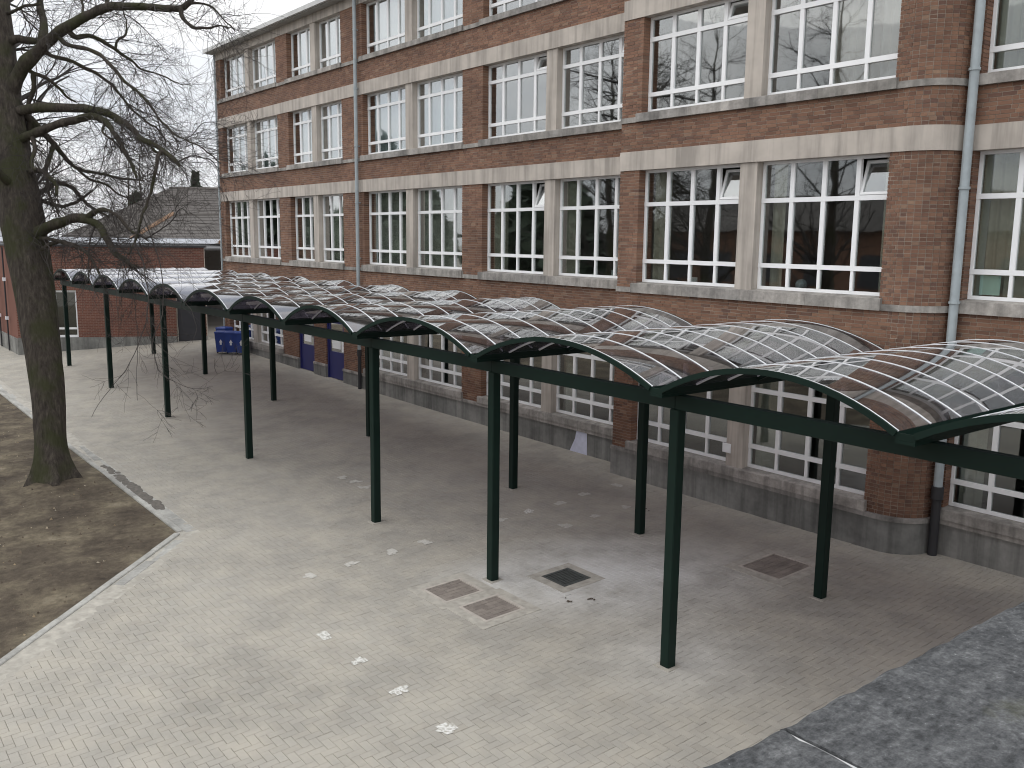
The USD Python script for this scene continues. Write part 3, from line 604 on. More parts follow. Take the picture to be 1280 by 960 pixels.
# doors
for s0, s1, nm in ((-32.86, -31.50, 'navy blue door with one white notice'), (-30.50, -29.12, 'navy blue door with two white notices')):
    z0 = float(ground_z((s0 + s1) / 2, 15.0)) + 0.02
    d = xf('door', parent=SP); tag(d.GetPrim(), nm); dp = str(d.GetPath())
    put('door_frame', MB().box(s0, s0 + 0.09, YQ + 0.05, YQ + 0.15, z0, 2.55).box(s1 - 0.09, s1, YQ + 0.05, YQ + 0.15, z0, 2.55).box(s0, s1, YQ + 0.05, YQ + 0.15, 2.551, 2.62).out(), M['blue'], dp)
    h = z0 + 1.0
    put('lower_panel', boxmb(s0 + 0.092, s1 - 0.092, YQ + 0.08, YQ + 0.13, z0 + 0.01, h), M['blue'], dp)
    put('stile', MB().box(s0 + 0.092, s0 + 0.2, YQ + 0.08, YQ + 0.13, h + 0.001, 2.549).box(s1 - 0.2, s1 - 0.092, YQ + 0.08, YQ + 0.13, h + 0.001, 2.549).box(s0 + 0.201, s1 - 0.201, YQ + 0.08, YQ + 0.13, 2.44, 2.549).out(), M['blue'], dp)
    put('pane', boxmb(s0 + 0.201, s1 - 0.201, YQ + 0.10, YQ + 0.11, h + 0.001, 2.439), M['glass'], dp)
    put('handle', MB().tube([[s1 - 0.15, YQ + 0.075, h + 0.05], [s1 - 0.15, YQ + 0.03, h + 0.05], [s1 - 0.28, YQ + 0.03, h + 0.05]], 0.011).out(), M['zinc'], dp)
    put('door_notice', boxmb(s0 + 0.32, s1 - 0.42, YQ + 0.092, YQ + 0.097, h + 0.12, h + 0.62), M['paper'], dp)
    if s0 > -31: put('door_notice', boxmb(s1 - 0.30, s1 - 0.10, YQ + 0.072, YQ + 0.078, h + 0.02, h + 0.52), M['paper'], dp)
tag(put('wall_plaque', soft_box(-11.53, -11.32, YP - 0.002, YP + 0.011, 1.33, 1.52, 0.003), M['paper']), 'small white plaque on the stone mullion beneath the near end of the canopy', 'plaque')
m = trimesh.creation.extrude_polygon(Polygon([(-16.87, 0.17), (-16.2, 0.12), (-16.22, 0.78), (-16.6, 0.79), (-16.66, 0.55)]), 0.004); vv = np.array(m.vertices)
tag(put('whitewash_patch', (np.c_[vv[:, 0], YQ - 0.0465 - vv[:, 2], vv[:, 1] + 0.03], m.faces), M['wash']), 'bluish white painted patch on the grey plinth of the school', 'paint patch')
tag(put('window_paper', boxmb(-7.13, -6.80, YQ + 0.272, YQ + 0.278, 4.73, 5.05), M['mint']), 'pale mint sheet stuck inside the window right of the zinc downpipe', 'paper')
for x, z, n in ((-14.9, 4.73, 'white cup standing inside the first floor window left of the projecting bay'), (-12.85, 4.80, 'white card standing in the first floor window of the projecting bay'), (-10.2, 4.72, 'grey ball on the first floor window board of the right bay window')):
    yy = YP if x > -14.7 else YQ
    x = -15.9 if x < -14.7 else x
    prof = [(0.0, 0.0), (0.05, 0.0), (0.07, 0.09), (0.065, 0.18), (0.0, 0.18)] if 'cup' in n else None
    mm = trimesh.creation.revolve(np.array(prof), sections=14) if prof else (trimesh.creation.box((0.22, 0.02, 0.15)) if 'card' in n else trimesh.creation.icosphere(2, 0.11))
    mm.apply_translation([x, yy + 0.42, 4.65 + (0.0 if prof else (0.075 if 'card' in n else 0.11))])
    tag(put({'cup': 'cup', 'card': 'card', 'ball': 'ball'}[[k for k in ('cup', 'card', 'ball') if k in n.split()][0]], mm, M['paper'] if 'ball' not in n else M['zinc']), n, [k for k in ('cup', 'card', 'ball') if k in n.split()][0])
put('window_board', boxmb(-14.1, -8.4, YP + 0.31, YP + 0.55, 4.60, 4.648), M['room'], SP)
put('window_board', boxmb(-20.7, -15.05, YQ + 0.31, YQ + 0.55, 4.60, 4.648), M['room'], SP)

# curtains
def curtain(mp, s0, s1, z0, z1, mat_, label, d=-0.38):
    n = max(8, int((s1 - s0) / 0.035)); t = np.linspace(0, 1, n); s = s0 + (s1 - s0) * t; ph = RNG.uniform(0, 6)
    amp = 0.035 * (1 + 0.4 * np.sin(t * 9 + ph)); dd = d + amp * np.sin((s1 - s0) * t * 2 * math.pi / 0.16 + ph)
    V = []
    for z, k in ((z0, 1.25), (z1, 0.8)):
        for off in (0.0, -0.008): V.append(np.c_[mp(s, d + (dd - d) * k + off), np.full(n, z)])
    V = np.vstack(V); F = []
    for i in range(n - 1):
        b0, k0, b1, k1 = i, n + i, 2 * n + i, 3 * n + i
        F += [[b0, b0 + 1, b1 + 1], [b0, b1 + 1, b1], [k0, k1 + 1, k0 + 1], [k0, k1, k1 + 1], [b1, b1 + 1, k1 + 1], [b1, k1 + 1, k1], [b0, k0 + 1, b0 + 1], [b0, k0, k0 + 1]]
    tag(put('curtain', (V, F), mat_, smooth=50), label, 'curtain')
FN = ['ground floor', 'first floor', 'second floor', 'third floor']
PN = ['left end bay', 'narrow bay', 'bay right of the left downpipe', 'bay left of the projecting front', 'projecting front', 'bay right of the zinc downpipe']
CUR = [(1, 2, 0, 0.02, 0.98, 'curtain_grey', 'grey drawn curtains'), (1, 2, 1, 0.02, 0.76, 'curtain_grey', 'grey curtains, right end open,'), (1, 3, 0, 0.02, 0.26, 'curtain', 'beige curtain'), (1, 3, 1, 0.02, 0.24, 'curtain', 'beige curtain'),
       (1, 4, 0, 0.05, 0.22, 'curtain', 'beige curtain'), (1, 4, 1, 0.05, 0.16, 'curtain', 'thin beige curtain'), (1, 4, 1, 0.90, 0.99, 'curtain', 'gathered beige curtain at the right'), (1, 5, 0, 0.0, 0.55, 'curtain', 'drawn beige curtains'),
       (2, 4, 1, 0.48, 0.99, 'curtain_pink', 'pale pinkish curtains'), (2, 5, 0, 0.0, 0.6, 'curtain', 'pale curtain'), (1, 0, 0, 0.05, 0.6, 'curtain_grey', 'grey curtain'), (1, 1, 0, 0.1, 0.7, 'curtain_grey', 'grey curtain'),
       (1, 1, 1, 0.1, 0.8, 'curtain_grey', 'grey curtain'), (2, 2, 0, 0.06, 0.98, 'curtain_white', 'pale drawn curtain'), (2, 2, 1, 0.06, 0.98, 'curtain_white', 'pale drawn curtain'), (2, 0, 0, 0.06, 0.98, 'curtain_white', 'pale drawn curtain'), (2, 0, 1, 0.06, 0.98, 'curtain_white', 'pale drawn curtain'), (2, 1, 0, 0.08, 0.98, 'curtain_white', 'pale drawn curtain'), (2, 1, 1, 0.08, 0.98, 'curtain_white', 'pale drawn curtain'), (3, 0, 0, 0.06, 0.98, 'curtain_white', 'pale drawn curtain'), (3, 0, 1, 0.06, 0.98, 'curtain_white', 'pale drawn curtain'), (3, 1, 0, 0.08, 0.98, 'curtain_white', 'pale drawn curtain'), (3, 1, 1, 0.08, 0.98, 'curtain_white', 'pale drawn curtain'), (3, 2, 0, 0.06, 0.98, 'curtain_white', 'pale drawn curtain'), (3, 2, 1, 0.06, 0.98, 'curtain_white', 'pale drawn curtain'), (0, 4, 1, 0.03, 0.2, 'curtain_grey', 'grey curtain'),
       (0, 2, 0, 0.1, 0.5, 'curtain_grey', 'grey curtain'), (0, 3, 1, 0.05, 0.22, 'curtain_grey', 'grey curtain'), (0, 5, 0, 0.03, 0.17, 'curtain_grey', 'grey curtain')]
for f, pi, w_, t0, t1, m_, txt in CUR:
    p = PAIRS[pi]; o0 = p[1] + w_ * (p[2] + p[3]); mp = SEGS[p[0]][0]
    if p[0] == 'P': mp = lambda s, d: np.stack([s, YP - np.broadcast_to(d, np.shape(s))], -1)
    side = 'left' if w_ == 0 else 'right'
    curtain(mp, o0 + p[2] * t0, o0 + p[2] * t1, FLOORS[f][1] + 0.02, FLOORS[f][2] + 0.02, M[m_], f'{txt} in {side} {FN[f]} window, {PN[pi]}')

# downpipes
def downpipe(x, y, top, split, label, rad=0.065):
    t = xf('downpipe'); tag(t.GetPrim(), label, 'downpipe'); g = float(ground_z(x, y))
    put('pipe', MB().tube([[x, y, split], [x, y, top]], rad, 14).out(), M['zinc'], t, smooth=40)
    put('iron_shoe', MB().tube([[x, y, g], [x, y, split - 0.22], [x, y, split - 0.20], [x, y, split + 0.02]], [rad * 1.05, rad * 1.05, rad * 1.35, rad * 1.35], 14).out(), M['iron'], t, smooth=40)
    z = split + 1.3
    while z < top:
        put('bracket', MB().tube([[x, y, z - 0.02], [x, y, z + 0.02]], rad * 1.22, 14).box(x - 0.02, x + 0.02, y + rad, y + rad + 0.06, z - 0.018, z + 0.018).out(), M['zinc'], t); z += 1.85
downpipe(-7.32, 15.00, 13.35, 1.45, 'grey zinc downpipe beside the rounded brick corner at right', 0.075)
downpipe(-27.74, 15.03, 13.35, 1.7, 'thin grey downpipe on the pier left of the middle bays', 0.06)
downpipe(-40.45, 15.05, 13.3, 1.3, 'dark slim downpipe at the far left end of the school', 0.04)

# ------------------------------------------------------------------ canopy
canopy = xf('canopy'); tag(canopy.GetPrim(), 'long dark green steel canopy with a row of vaulted bronze tinted roof panels', 'canopy'); CP = str(canopy.GetPath())
YC, YR, YE, YB, ZE = 8.549, 11.981, 8.137, 13.72, 3.775
VAL = [2.08, -1.12, -4.32, -7.52, -11.36, -15.20, -18.4, -21.6, -24.8, -28.0, -31.2, -34.4, -37.6, -40.8]
COLX = [-1.12, -7.52, -11.36, -15.2, -21.6, -28.0, -34.4, -40.8]
for x in COLX:
    for y in (YC, YR):
        g = float(ground_z(x, y))
        put('column', chamfer_box(x - 0.075, x + 0.075, y - 0.075, y + 0.075, g - 0.02, 3.468, 0.012), M['green'], CP)
        put('footing', boxmb(x - 0.13, x + 0.13, y - 0.13, y + 0.13, g - 0.03, float(ground_z(x, y + 0.13)) + 0.003), M['footing'], CP)
for y in (YC, YR):
    for x1, x0 in zip(COLX[:-1], COLX[1:]): put('long_beam', soft_box(x0 + 0.002, x1 - 0.002, y - 0.06, y + 0.06, 3.47, 3.66, 0.008), M['green'], CP)
    put('long_beam', soft_box(-41.2, -40.802, y - 0.06, y + 0.06, 3.47, 3.66, 0.008), M['green'], CP)
    put('long_beam', soft_box(-1.118, 3.0, y - 0.06, y + 0.06, 3.47, 3.66, 0.008), M['green'], CP)
for x in VAL:
    put('gutter_beam', MB().box(x - 0.10, x + 0.10, YE, YB, 3.665, 3.70).box(x - 0.10, x - 0.085, YE, YB, 3.701, 3.775).box(x + 0.085, x + 0.10, YE, YB, 3.701, 3.775).box(x - 0.0848, x + 0.0848, YE, YE + 0.01, 3.701, 3.77).box(x - 0.0848, x + 0.0848, YB - 0.01, YB, 3.701, 3.77).out(), M['green'], CP)
def arc(x0, x1, rise, n, grow=0.0):
    hw = (x1 - x0) / 2; R = (hw * hw + rise * rise) / (2 * rise); al = math.asin(hw / R); t = np.linspace(-al, al, n)
    return np.stack([(x0 + x1) / 2 + (R + grow) * np.sin(t), ZE + rise - R + (R + grow) * np.cos(t)], 1)
def arch(m, x0, x1, rise, y0, y1, g0, g1, n=19):
    A, Bq = arc(x0, x1, rise, n, g0), arc(x0, x1, rise, n, g1); V = []
    for i in range(n): V += [[A[i, 0], y0, A[i, 1]], [A[i, 0], y1, A[i, 1]], [Bq[i, 0], y1, Bq[i, 1]], [Bq[i, 0], y0, Bq[i, 1]]]
    F = []
    for i in range(n - 1):
        for q in range(4): r = (q + 1) % 4; b = i * 4; F += [[b + q, b + r, b + 4 + r], [b + q, b + 4 + r, b + 4 + q]]
    e = (n - 1) * 4; F += [[0, 2, 1], [0, 3, 2], [e, e + 1, e + 2], [e, e + 2, e + 3]]
    return m.add(V, F)
NPANE = 9
for x1, x0 in zip(VAL[:-1], VAL[1:]):
    a0, a1 = x0 + 0.09, x1 - 0.09; rise = 0.40 if x1 - x0 < 3.5 else 0.42
    vt = xf('roof_vault', parent=CP); vp = str(vt.GetPath())
    for y, g1 in ((YE - 0.02, 0.0155), (YB - 0.019, 0.0155)): put('arched_rib', arch(MB(), a0, a1, rise, y, y + 0.0265, -0.05, g1).out(), M['green'], vp, smooth=40)
    step = (YB - YE - 0.04) / NPANE
    for k in range(NPANE + 1):
        y = YE + 0.02 + k * step
        put('glazing_bar', arch(MB(), a0, a1, rise, y - 0.013, y + 0.013, -0.012, 0.014).out(), M['bar'], vp, smooth=40)
    for k in range(NPANE):
        y = YE + 0.02 + k * step
        put('roof_pane', arch(MB(), a0, a1, rise, y + 0.0145, y + step - 0.0145, 0.0, 0.008, 25).out(), M['pane'], vp, smooth=60)
    for k in (3, 6):
        y = YE + 0.02 + k * step
        put('arched_rib', arch(MB(), a0, a1, rise, y - 0.02, y + 0.02, -0.06, -0.0125).out(), M['green'], vp, smooth=40)

# ------------------------------------------------------------------ parapet in the foreground
par = xf('terrace_parapet'); tag(par.GetPrim(), 'dark lichened stone parapet of the terrace in the near right corner', 'parapet'); pp = str(par.GetPath())
ZT, XO, XI = 4.655, -0.936, -0.585
def coping(y0, y1):
    ny, nx = max(2, int((y1 - y0) / 0.018)), 21
    X, Y = np.meshgrid(np.linspace(XO, XI, nx), np.linspace(y0, y1, ny), indexing='ij'); q = np.stack([X * 14, Y * 14, X * 0], -1)
    Z = ZT + 0.014 * (meshkit.fbm(q * 1.3, 5, 9) - 0.5); ed = np.minimum(X - XO, XI - X); Z -= 0.012 * np.exp(-ed / 0.008)
    X = X + np.where(X == XO, 0.014 * (meshkit.fbm(q * 1.1, 3, 4) - 0.5), 0)
    top = np.stack([X, Y, Z], -1).reshape(-1, 3); bot = top.copy(); bot[:, 2] = ZT - 0.11; n = len(top)
    i, j = np.meshgrid(np.arange(nx - 1), np.arange(ny - 1), indexing='ij'); a_ = i * ny + j
    F = np.concatenate([np.stack([a_, a_ + ny, a_ + ny + 1], -1).reshape(-1, 3), np.stack([a_, a_ + ny + 1, a_ + 1], -1).reshape(-1, 3)])
    G = F[:, ::-1] + n; rim = list(range(ny)) + [k * ny + ny - 1 for k in range(1, nx)] + [(nx - 1) * ny + k for k in range(ny - 2, -1, -1)] + [k * ny for k in range(nx - 2, 0, -1)]
    S = []
    for q in range(len(rim)): r0, r1 = rim[q], rim[(q + 1) % len(rim)]; S += [[r0, r1, r1 + n], [r0, r1 + n, r0 + n]]
    return np.vstack([top, bot]), np.vstack([F, G, S])
for y0, y1 in ((-1.6, -0.12), (-0.108, 1.372), (1.384, 2.93), (2.942, 4.4), (4.412, 5.9)): put('coping_stone', coping(y0, y1), M['coping'], pp, smooth=35)
for y in (-0.114, 1.378, 2.936, 4.406): put('mortar_joint', boxmb(XO + 0.02, XI - 0.006, y - 0.0055, y + 0.0008, ZT - 0.10, ZT - (0.004 if y == 1.378 else 0.012)), M['joint'] if y == 1.378 else M['mortar'], pp)
put('parapet_wall', boxmb(XO + 0.05, XI - 0.05, -1.6, 5.9, -0.4, ZT - 0.111), M['brick'], pp)
put('terrace_deck', boxmb(XI - 0.049, 2.6, -1.6, 5.9, 3.45, 3.65), M['plinth'], pp)

# ------------------------------------------------------------------ bins
def wheelie_bin(x, y, rz, label, h=1.0):
    g = float(ground_z(x, y)); t = xf('wheeled_bin', (x, y, g), rz=rz); tag(t.GetPrim(), label, 'bin', 'blue bins by the far wall')
    w0, d0, w1, d1 = 0.19, 0.20, 0.245, 0.27; z0, z1 = 0.10, h * 0.92
    put('body', trimesh.convex.convex_hull(np.array([[sx * w0, sy * d0, z0] for sx in (-1, 1) for sy in (-1, 1)] + [[sx * w1, sy * d1, z1] for sx in (-1, 1) for sy in (-1, 1)])), M['binblue'], t)
    put('lid', trimesh.convex.convex_hull(np.array([[sx * (w1 + 0.02), sy * (d1 + 0.02), z1 + 0.002] for sx in (-1, 1) for sy in (-1, 1)] + [[sx * (w1 + 0.01), sy * (d1), z1 + 0.045] for sx in (-1, 1) for sy in (-1, 1)] + [[sx * w1 * 0.7, sy * 0.15, h] for sx in (-1, 1) for sy in (-1, 1)])), M['binblue'], t)
    put('handle', MB().tube([[-0.2, d1 + 0.03, z1 - 0.05], [-0.2, d1 + 0.09, z1 - 0.01], [0.2, d1 + 0.09, z1 - 0.01], [0.2, d1 + 0.03, z1 - 0.05]], 0.014).out(), M['binblue'], t)
    for sx in (-1, 1): put('wheel', MB().tube([[sx * 0.2 - 0.025, 0.2, 0.10], [sx * 0.2 + 0.025, 0.2, 0.10]], 0.10, 14).out(), M['iron'], t)
    k = (z1 - 0.5) / (z1 - z0); yy = -(d0 + (d1 - d0) * (0.55 - z0) / (z1 - z0))
    sym = [Polygon([(0, 0.13), (0.075, 0.0), (0.04, 0.0), (0.04, -0.11), (-0.04, -0.11), (-0.04, 0.0), (-0.075, 0.0)])]
    m = trimesh.creation.extrude_polygon(sym[0], 0.004); v = np.array(m.vertices); zz = 0.52 + v[:, 1]; yo = -(d0 + (d1 - d0) * (zz - z0) / (z1 - z0)) - 0.001 - v[:, 2]
    put('white_symbol', (np.c_[v[:, 0], yo, zz], m.faces), M['paper'], t)
for k, (x, y, l) in enumerate(((-38.45, 14.15, 'blue wheeled bin at the left of the row of three by the wall'), (-38.0, 14.42, 'blue wheeled bin in the middle of the row of three'), (-37.55, 14.70, 'blue wheeled bin at the right of the row of three by the wall'))): wheelie_bin(x, y, 62, l)
wheelie_bin(-39.6, 14.72, 30, 'blue bin standing alone behind the row of three bins', 0.98)

# ------------------------------------------------------------------ far annex
def annex():
    A0, A1 = np.array([-46.05, 7.6]), np.array([-42.45, 14.95]); d = (A1 - A0) / np.linalg.norm(A1 - A0); n = np.array([d[1], -d[0]]); Lw = np.linalg.norm(A1 - A0)
    t = xf('annex'); tag(t.GetPrim(), 'low red brick annex with a flat roof at the far end of the yard', 'building'); tp = str(t.GetPath())
    def slab(name, s0, s1, o0, o1, z0, z1, mat_, parent=tp):
        c = [A0 + d * s + n * o for s, o in ((s0, o1), (s1, o1), (s1, o0), (s0, o0))]
        v = [[*p, z] for z in (z0, z1) for p in c]; return put(name, (np.array(v), BOXF[:, ::-1]), mat_, parent)
    gz = lambda s: float(ground_z(*(A0 + d * s)))
    w0, w1, wz0, wz1 = 1.60, 2.55, 0.86, 3.02
    dz0, dz1 = 6.85, 7.95
    bl = []
    rects = [(0, Lw, wz1, 4.98), (0, w0, 0.86, wz1), (w1, dz0, 0.86, wz1), (dz1, Lw, 0.86, wz1)]
    for s0, s1, z0, z1 in rects:
        slab('mortar_backing', s0, s1, -0.3, -0.006, z0, z1, M['mortar'])
        nn = max(1, round((z1 - z0) / 0.075)); h = (z1 - z0) / nn
        for k in range(nn):
            s = s0; Lb = 0.215 * (0.5 if k % 2 else 1)
            while s < s1 - 0.03:
                e = min(s + Lb, s1); bl.append((s, e - 0.01, z0 + k * h + 0.005, z0 + (k + 1) * h - 0.005)); s = e; Lb = 0.225
    Bq = np.array(bl); n_ = len(Bq); V = np.zeros((n_, 8, 3))
    for q, (si, o, zi) in enumerate(((0, 0, 0), (1, 0, 0), (1, 1, 0), (0, 1, 0), (0, 0, 1), (1, 0, 1), (1, 1, 1), (0, 1, 1))):
        V[:, q, :2] = A0 + np.outer(Bq[:, si], d) + n * (0.0 if o == 0 else -0.2); V[:, q, 2] = Bq[:, 2 + zi]
    F = BF[None] + (np.arange(n_) * 8)[:, None, None]
    tag(put('brickwork', (V.reshape(-1, 3), F.reshape(-1, 3)), M['annex_brick'], tp, tone=np.repeat(NP.random(n_), 8)), kind='stuff')
    slab('plinth', 0, dz0, -0.25, 0.05, -0.2, 0.86, M['plinth']); slab('plinth', dz1, Lw, -0.25, 0.05, -0.2, 0.86, M['plinth'])
    win = xf('window', parent=tp); wp = str(win.GetPath())
    m = [slab('frame', w0, w0 + 0.07, -0.16, -0.08, wz0, wz1, M['white'], wp), slab('frame', w1 - 0.07, w1, -0.16, -0.08, wz0, wz1, M['white'], wp), slab('frame', w0 + 0.071, w1 - 0.071, -0.16, -0.08, wz1 - 0.1, wz1, M['white'], wp),
         slab('frame', w0 + 0.071, w1 - 0.071, -0.16, -0.08, wz0, wz0 + 0.1, M['white'], wp), slab('frame', w0 + 0.071, w1 - 0.071, -0.16, -0.08, wz0 + 0.36, wz0 + 0.45, M['white'], wp)]
    slab('pane', w0 + 0.071, w1 - 0.071, -0.125, -0.118, wz0 + 0.101, wz0 + 0.359, M['glass'], wp); slab('pane', w0 + 0.071, w1 - 0.071, -0.125, -0.118, wz0 + 0.451, wz1 - 0.101, M['glass'], wp)
    slab('inner_room_wall', w0 - 0.3, w1 + 0.3, -1.6, -1.5, 0.3, 3.3, M['room'])
    slab('door', dz0 + 0.04, dz1 - 0.04, -0.2, -0.12, gz(7.4), wz1 - 0.02, M['dark'])
    slab('parapet_trim', -0.05, Lw + 0.1, -0.35, 0.06, 4.982, 5.07, M['iron'])
    # the wing's other face, along x
    m = MB(); x = -46.05
    slabx = lambda name, x0, x1, y0, y1, z0, z1, mt: put(name, boxmb(x0, x1, y0, y1, z0, z1), mt, tp)
    slabx('side_wall', -62, -46.06, 7.62, 7.9, 0.80, 4.98, M['annex_brick']); slabx('side_plinth', -62, -46.02, 7.56, 7.9, -0.4, 0.799, M['plinth']); slabx('parapet_trim', -62, -46.0, 7.52, 7.95, 4.982, 5.07, M['iron'])
    put('roof_deck', boxmb(-62, -46.3, 8.0, 26, 4.80, 4.90), M['roofing'], tp)
    for q, xx in enumerate((-49.9, -47.9)):
        dpx = xf('wall_pipe', (xx, 7.5, 0)); tag(dpx.GetPrim(), ['thin wall pipe with pale fittings at the left edge, far wing', 'thin wall pipe with pale fittings just left of the tree trunk, far wing'][q], 'pipe')
        put('pipe', MB().tube([[0, 0, 0.1], [0, 0, 4.9]], 0.035, 8).out(), M['iron'], dpx)
        for z in (1.55, 3.35): put('fitting', MB().box(-0.09, 0.09, -0.06, 0.05, z, z + 0.16).out(), M['fascia'], dpx)
annex()

# ------------------------------------------------------------------ houses beyond
def hip_house(name, c, rz, lx, ly, z0, ze, zr, hip, label, tile=0.42):
    t = xf(name, c, rz=rz); tag(t.GetPrim(), label, 'house'); tp = str(t.GetPath())
    put('wall', boxmb(-lx / 2 + 0.4, lx / 2 - 0.4, -ly / 2 + 0.4, ly / 2 - 0.4, z0, ze), M['render'], tp)
    r0, r1 = np.array([-lx / 2 + hip, 0, zr]), np.array([lx / 2 - hip, 0, zr]); e = [np.array([sx * lx / 2, sy * ly / 2, ze]) for sx, sy in ((-1, -1), (1, -1), (1, 1), (-1, 1))]
    m = MB(); m.add([e[0], e[1], e[2], e[3], r0, r1], [[0, 1, 5], [0, 5, 4], [1, 2, 5], [2, 3, 4], [2, 4, 5], [3, 0, 4], [0, 3, 2], [0, 2, 1]]); put('roof', m.out(), M['roofing'], tp)
    tl = MB()   # courses of tiles, lapped
    for (p0, p1, q0, q1) in ((e[0], e[1], r0, r1), (e[2], e[3], r1, r0), (e[1], e[2], r1, r1), (e[3], e[0], r0, r0)):
        slope = np.linalg.norm((q0 + q1) / 2 - (p0 + p1) / 2); nr = int(slope / tile); nrm = np.cross(p1 - p0, (q0 + q1) / 2 - p0); nrm /= np.linalg.norm(nrm)
        for k in range(nr):
            f0, f1 = k / nr, (k + 1.12) / nr; a0, a1 = p0 + (q0 - p0) * f0, p1 + (q1 - p1) * f0; b0, b1 = p0 + (q0 - p0) * min(f1, 1), p1 + (q1 - p1) * min(f1, 1); nt = max(1, int(np.linalg.norm(a1 - a0) / 1.2))
            for j in range(nt):
                g0, g1 = j / nt, (j + 1) / nt; A = [a0 + (a1 - a0) * g0, a0 + (a1 - a0) * g1, b0 + (b1 - b0) * g1, b0 + (b1 - b0) * g0]
                tl.add([A[0] + nrm * 0.045, A[1] + nrm * 0.045, A[2] + nrm * 0.02, A[3] + nrm * 0.02, A[0] + nrm * 0.03, A[1] + nrm * 0.03], [[0, 1, 2], [0, 2, 3], [4, 5, 1], [4, 1, 0]])
    tag(put('roof_tiles', tl.out(), M['slate'], tp), kind='stuff')
    put('ridge', MB().tube([r0, r1], 0.14, 8).out(), M['slate'], tp)
    return tp
hip_house('hip_roofed_house', (-68.2, 24.5, 0), 58, 17.5, 12, 0, 5.2, 8.95, 6.0, 'house with a big grey hipped roof rising behind the annex', 0.34)
tp = hip_house('low_house', (-60.0, 22.0, 0), 20, 9, 7, 0, 5.0, 6.9, 0.3, 'low grey house with an orange verge beside the school end wall')
put('verge_tiles', MB().tube([[4.5, -3.5, 5.1], [4.2, 0, 7.0]], 0.16, 8).out(), M['ridge'], tp)
put('verge_tiles', MB().tube([[-4.5, -3.5, 5.1], [-4.2, 0, 7.0]], 0.16, 8).out(), M['ridge'], tp)
t = xf('flat_roofed_house', (-58.6, 15.6, 0), rz=52); tag(t.GetPrim(), 'flat roofed building with a white fascia just above the annex roof', 'building')
put('wall', boxmb(-8.5, 7.0, 0.2, 4, 0, 5.05), M['render'], t); put('fascia', boxmb(-8.7, 7.2, 0, 4.2, 5.052, 5.33), M['fascia'], t); put('roof_deck', boxmb(-8.6, 7.1, 0.1, 4.1, 5.332, 5.36), M['roofing'], t)
t = xf('white_house', (-92.0, 10.0, 0), rz=70); tag(t.GetPrim(), 'pale distant house glimpsed through the tree branches', 'house')
put('wall', boxmb(-6, 6, 0, 8, 0, 6.0), M['fascia'], t); put('roof', (np.array([[-6.4, -.4, 6], [6.4, -.4, 6], [6.4, 8.4, 6], [-6.4, 8.4, 6], [-6.4, 4, 9], [6.4, 4, 9]], float), np.array([[0, 1, 5], [0, 5, 4], [2, 3, 4], [2, 4, 5], [1, 2, 5], [3, 0, 4], [0, 3, 2], [0, 2, 1]])), M['slate'], t)
for x in (-4, -1, 2): put('window', boxmb(x, x + 1.2, -0.03, -0.005, 2.5, 4.2), M['dark'], t)
# across the yard, seen in the window panes
t = xf('opposite_building', (-60, -34, 0)); tag(t.GetPrim(), 'plain brick school wing across the yard, seen only as a reflection', 'building')
put('wall', boxmb(0, 70, -10, 0, -1, 6.4), M['brick'], t); put('roof', (np.array([[-.5, -10.5, 6.4], [70.5, -10.5, 6.4], [70.5, .5, 6.4], [-.5, .5, 6.4], [-.5, -5, 9.4], [70.5, -5, 9.4]], float), np.array([[0, 1, 5], [0, 5, 4], [2, 3, 4], [2, 4, 5], [1, 2, 5], [3, 0, 4], [0, 3, 2], [0, 2, 1]])), M['slate'], t)
for k in range(14): put('window', boxmb(2 + k * 4.9, 4.6 + k * 4.9, 0.005, 0.03, 2.2, 4.6), M['dark'], t)

# ------------------------------------------------------------------ trees
def twigs(m, P0, dirn, length, r, level, g, droop=0.25, n=6):
    P = [np.array(P0)]; d = np.array(dirn) / np.linalg.norm(dirn); st = length / n
    for i in range(n):
        d = d + np.array([g.gauss(0, 0.16), g.gauss(0, 0.16), g.gauss(0, 0.13) - droop * 0.12 + 0.10 * (i / n) ** 2]); d /= np.linalg.norm(d); P.append(P[-1] + d * st)
    m.tube(P, np.linspace(r, max(r * 0.3, 0.0022), n + 1), 5 if r > 0.03 else 3, cap=False)
    if level <= 0: return
    k = g.randint(3, 5)
    for q in range(k):
        i = g.randint(1, n - 1); t = P[i + 1] - P[i]; t /= np.linalg.norm(t); side = np.cross(t, [g.gauss(0, 1), g.gauss(0, 1), g.gauss(0, 1)]); side /= max(np.linalg.norm(side), 1e-6)
        twigs(m, P[i], t * 0.75 + side * g.uniform(0.5, 1.0) + np.array([0, 0, 0.12]), length * g.uniform(0.38, 0.62), max(r * (1 - 0.6 * i / n) * 0.55, 0.003), level - 1, g, droop, 5)
def smooth_line(P, k=6):
    P = np.asarray(P, float); n = len(P); out = []
    for i in range(n - 1):
        p0, p1, p2, p3 = P[max(i - 1, 0)], P[i], P[i + 1], P[min(i + 2, n - 1)]
        for t in np.arange(k) / k: out.append(0.5 * (2 * p1 + (p2 - p0) * t + (2 * p0 - 5 * p1 + 4 * p2 - p3) * t * t + (3 * p1 - p0 - 3 * p2 + p3) * t ** 3))
    out.append(P[-1]); return np.array(out)
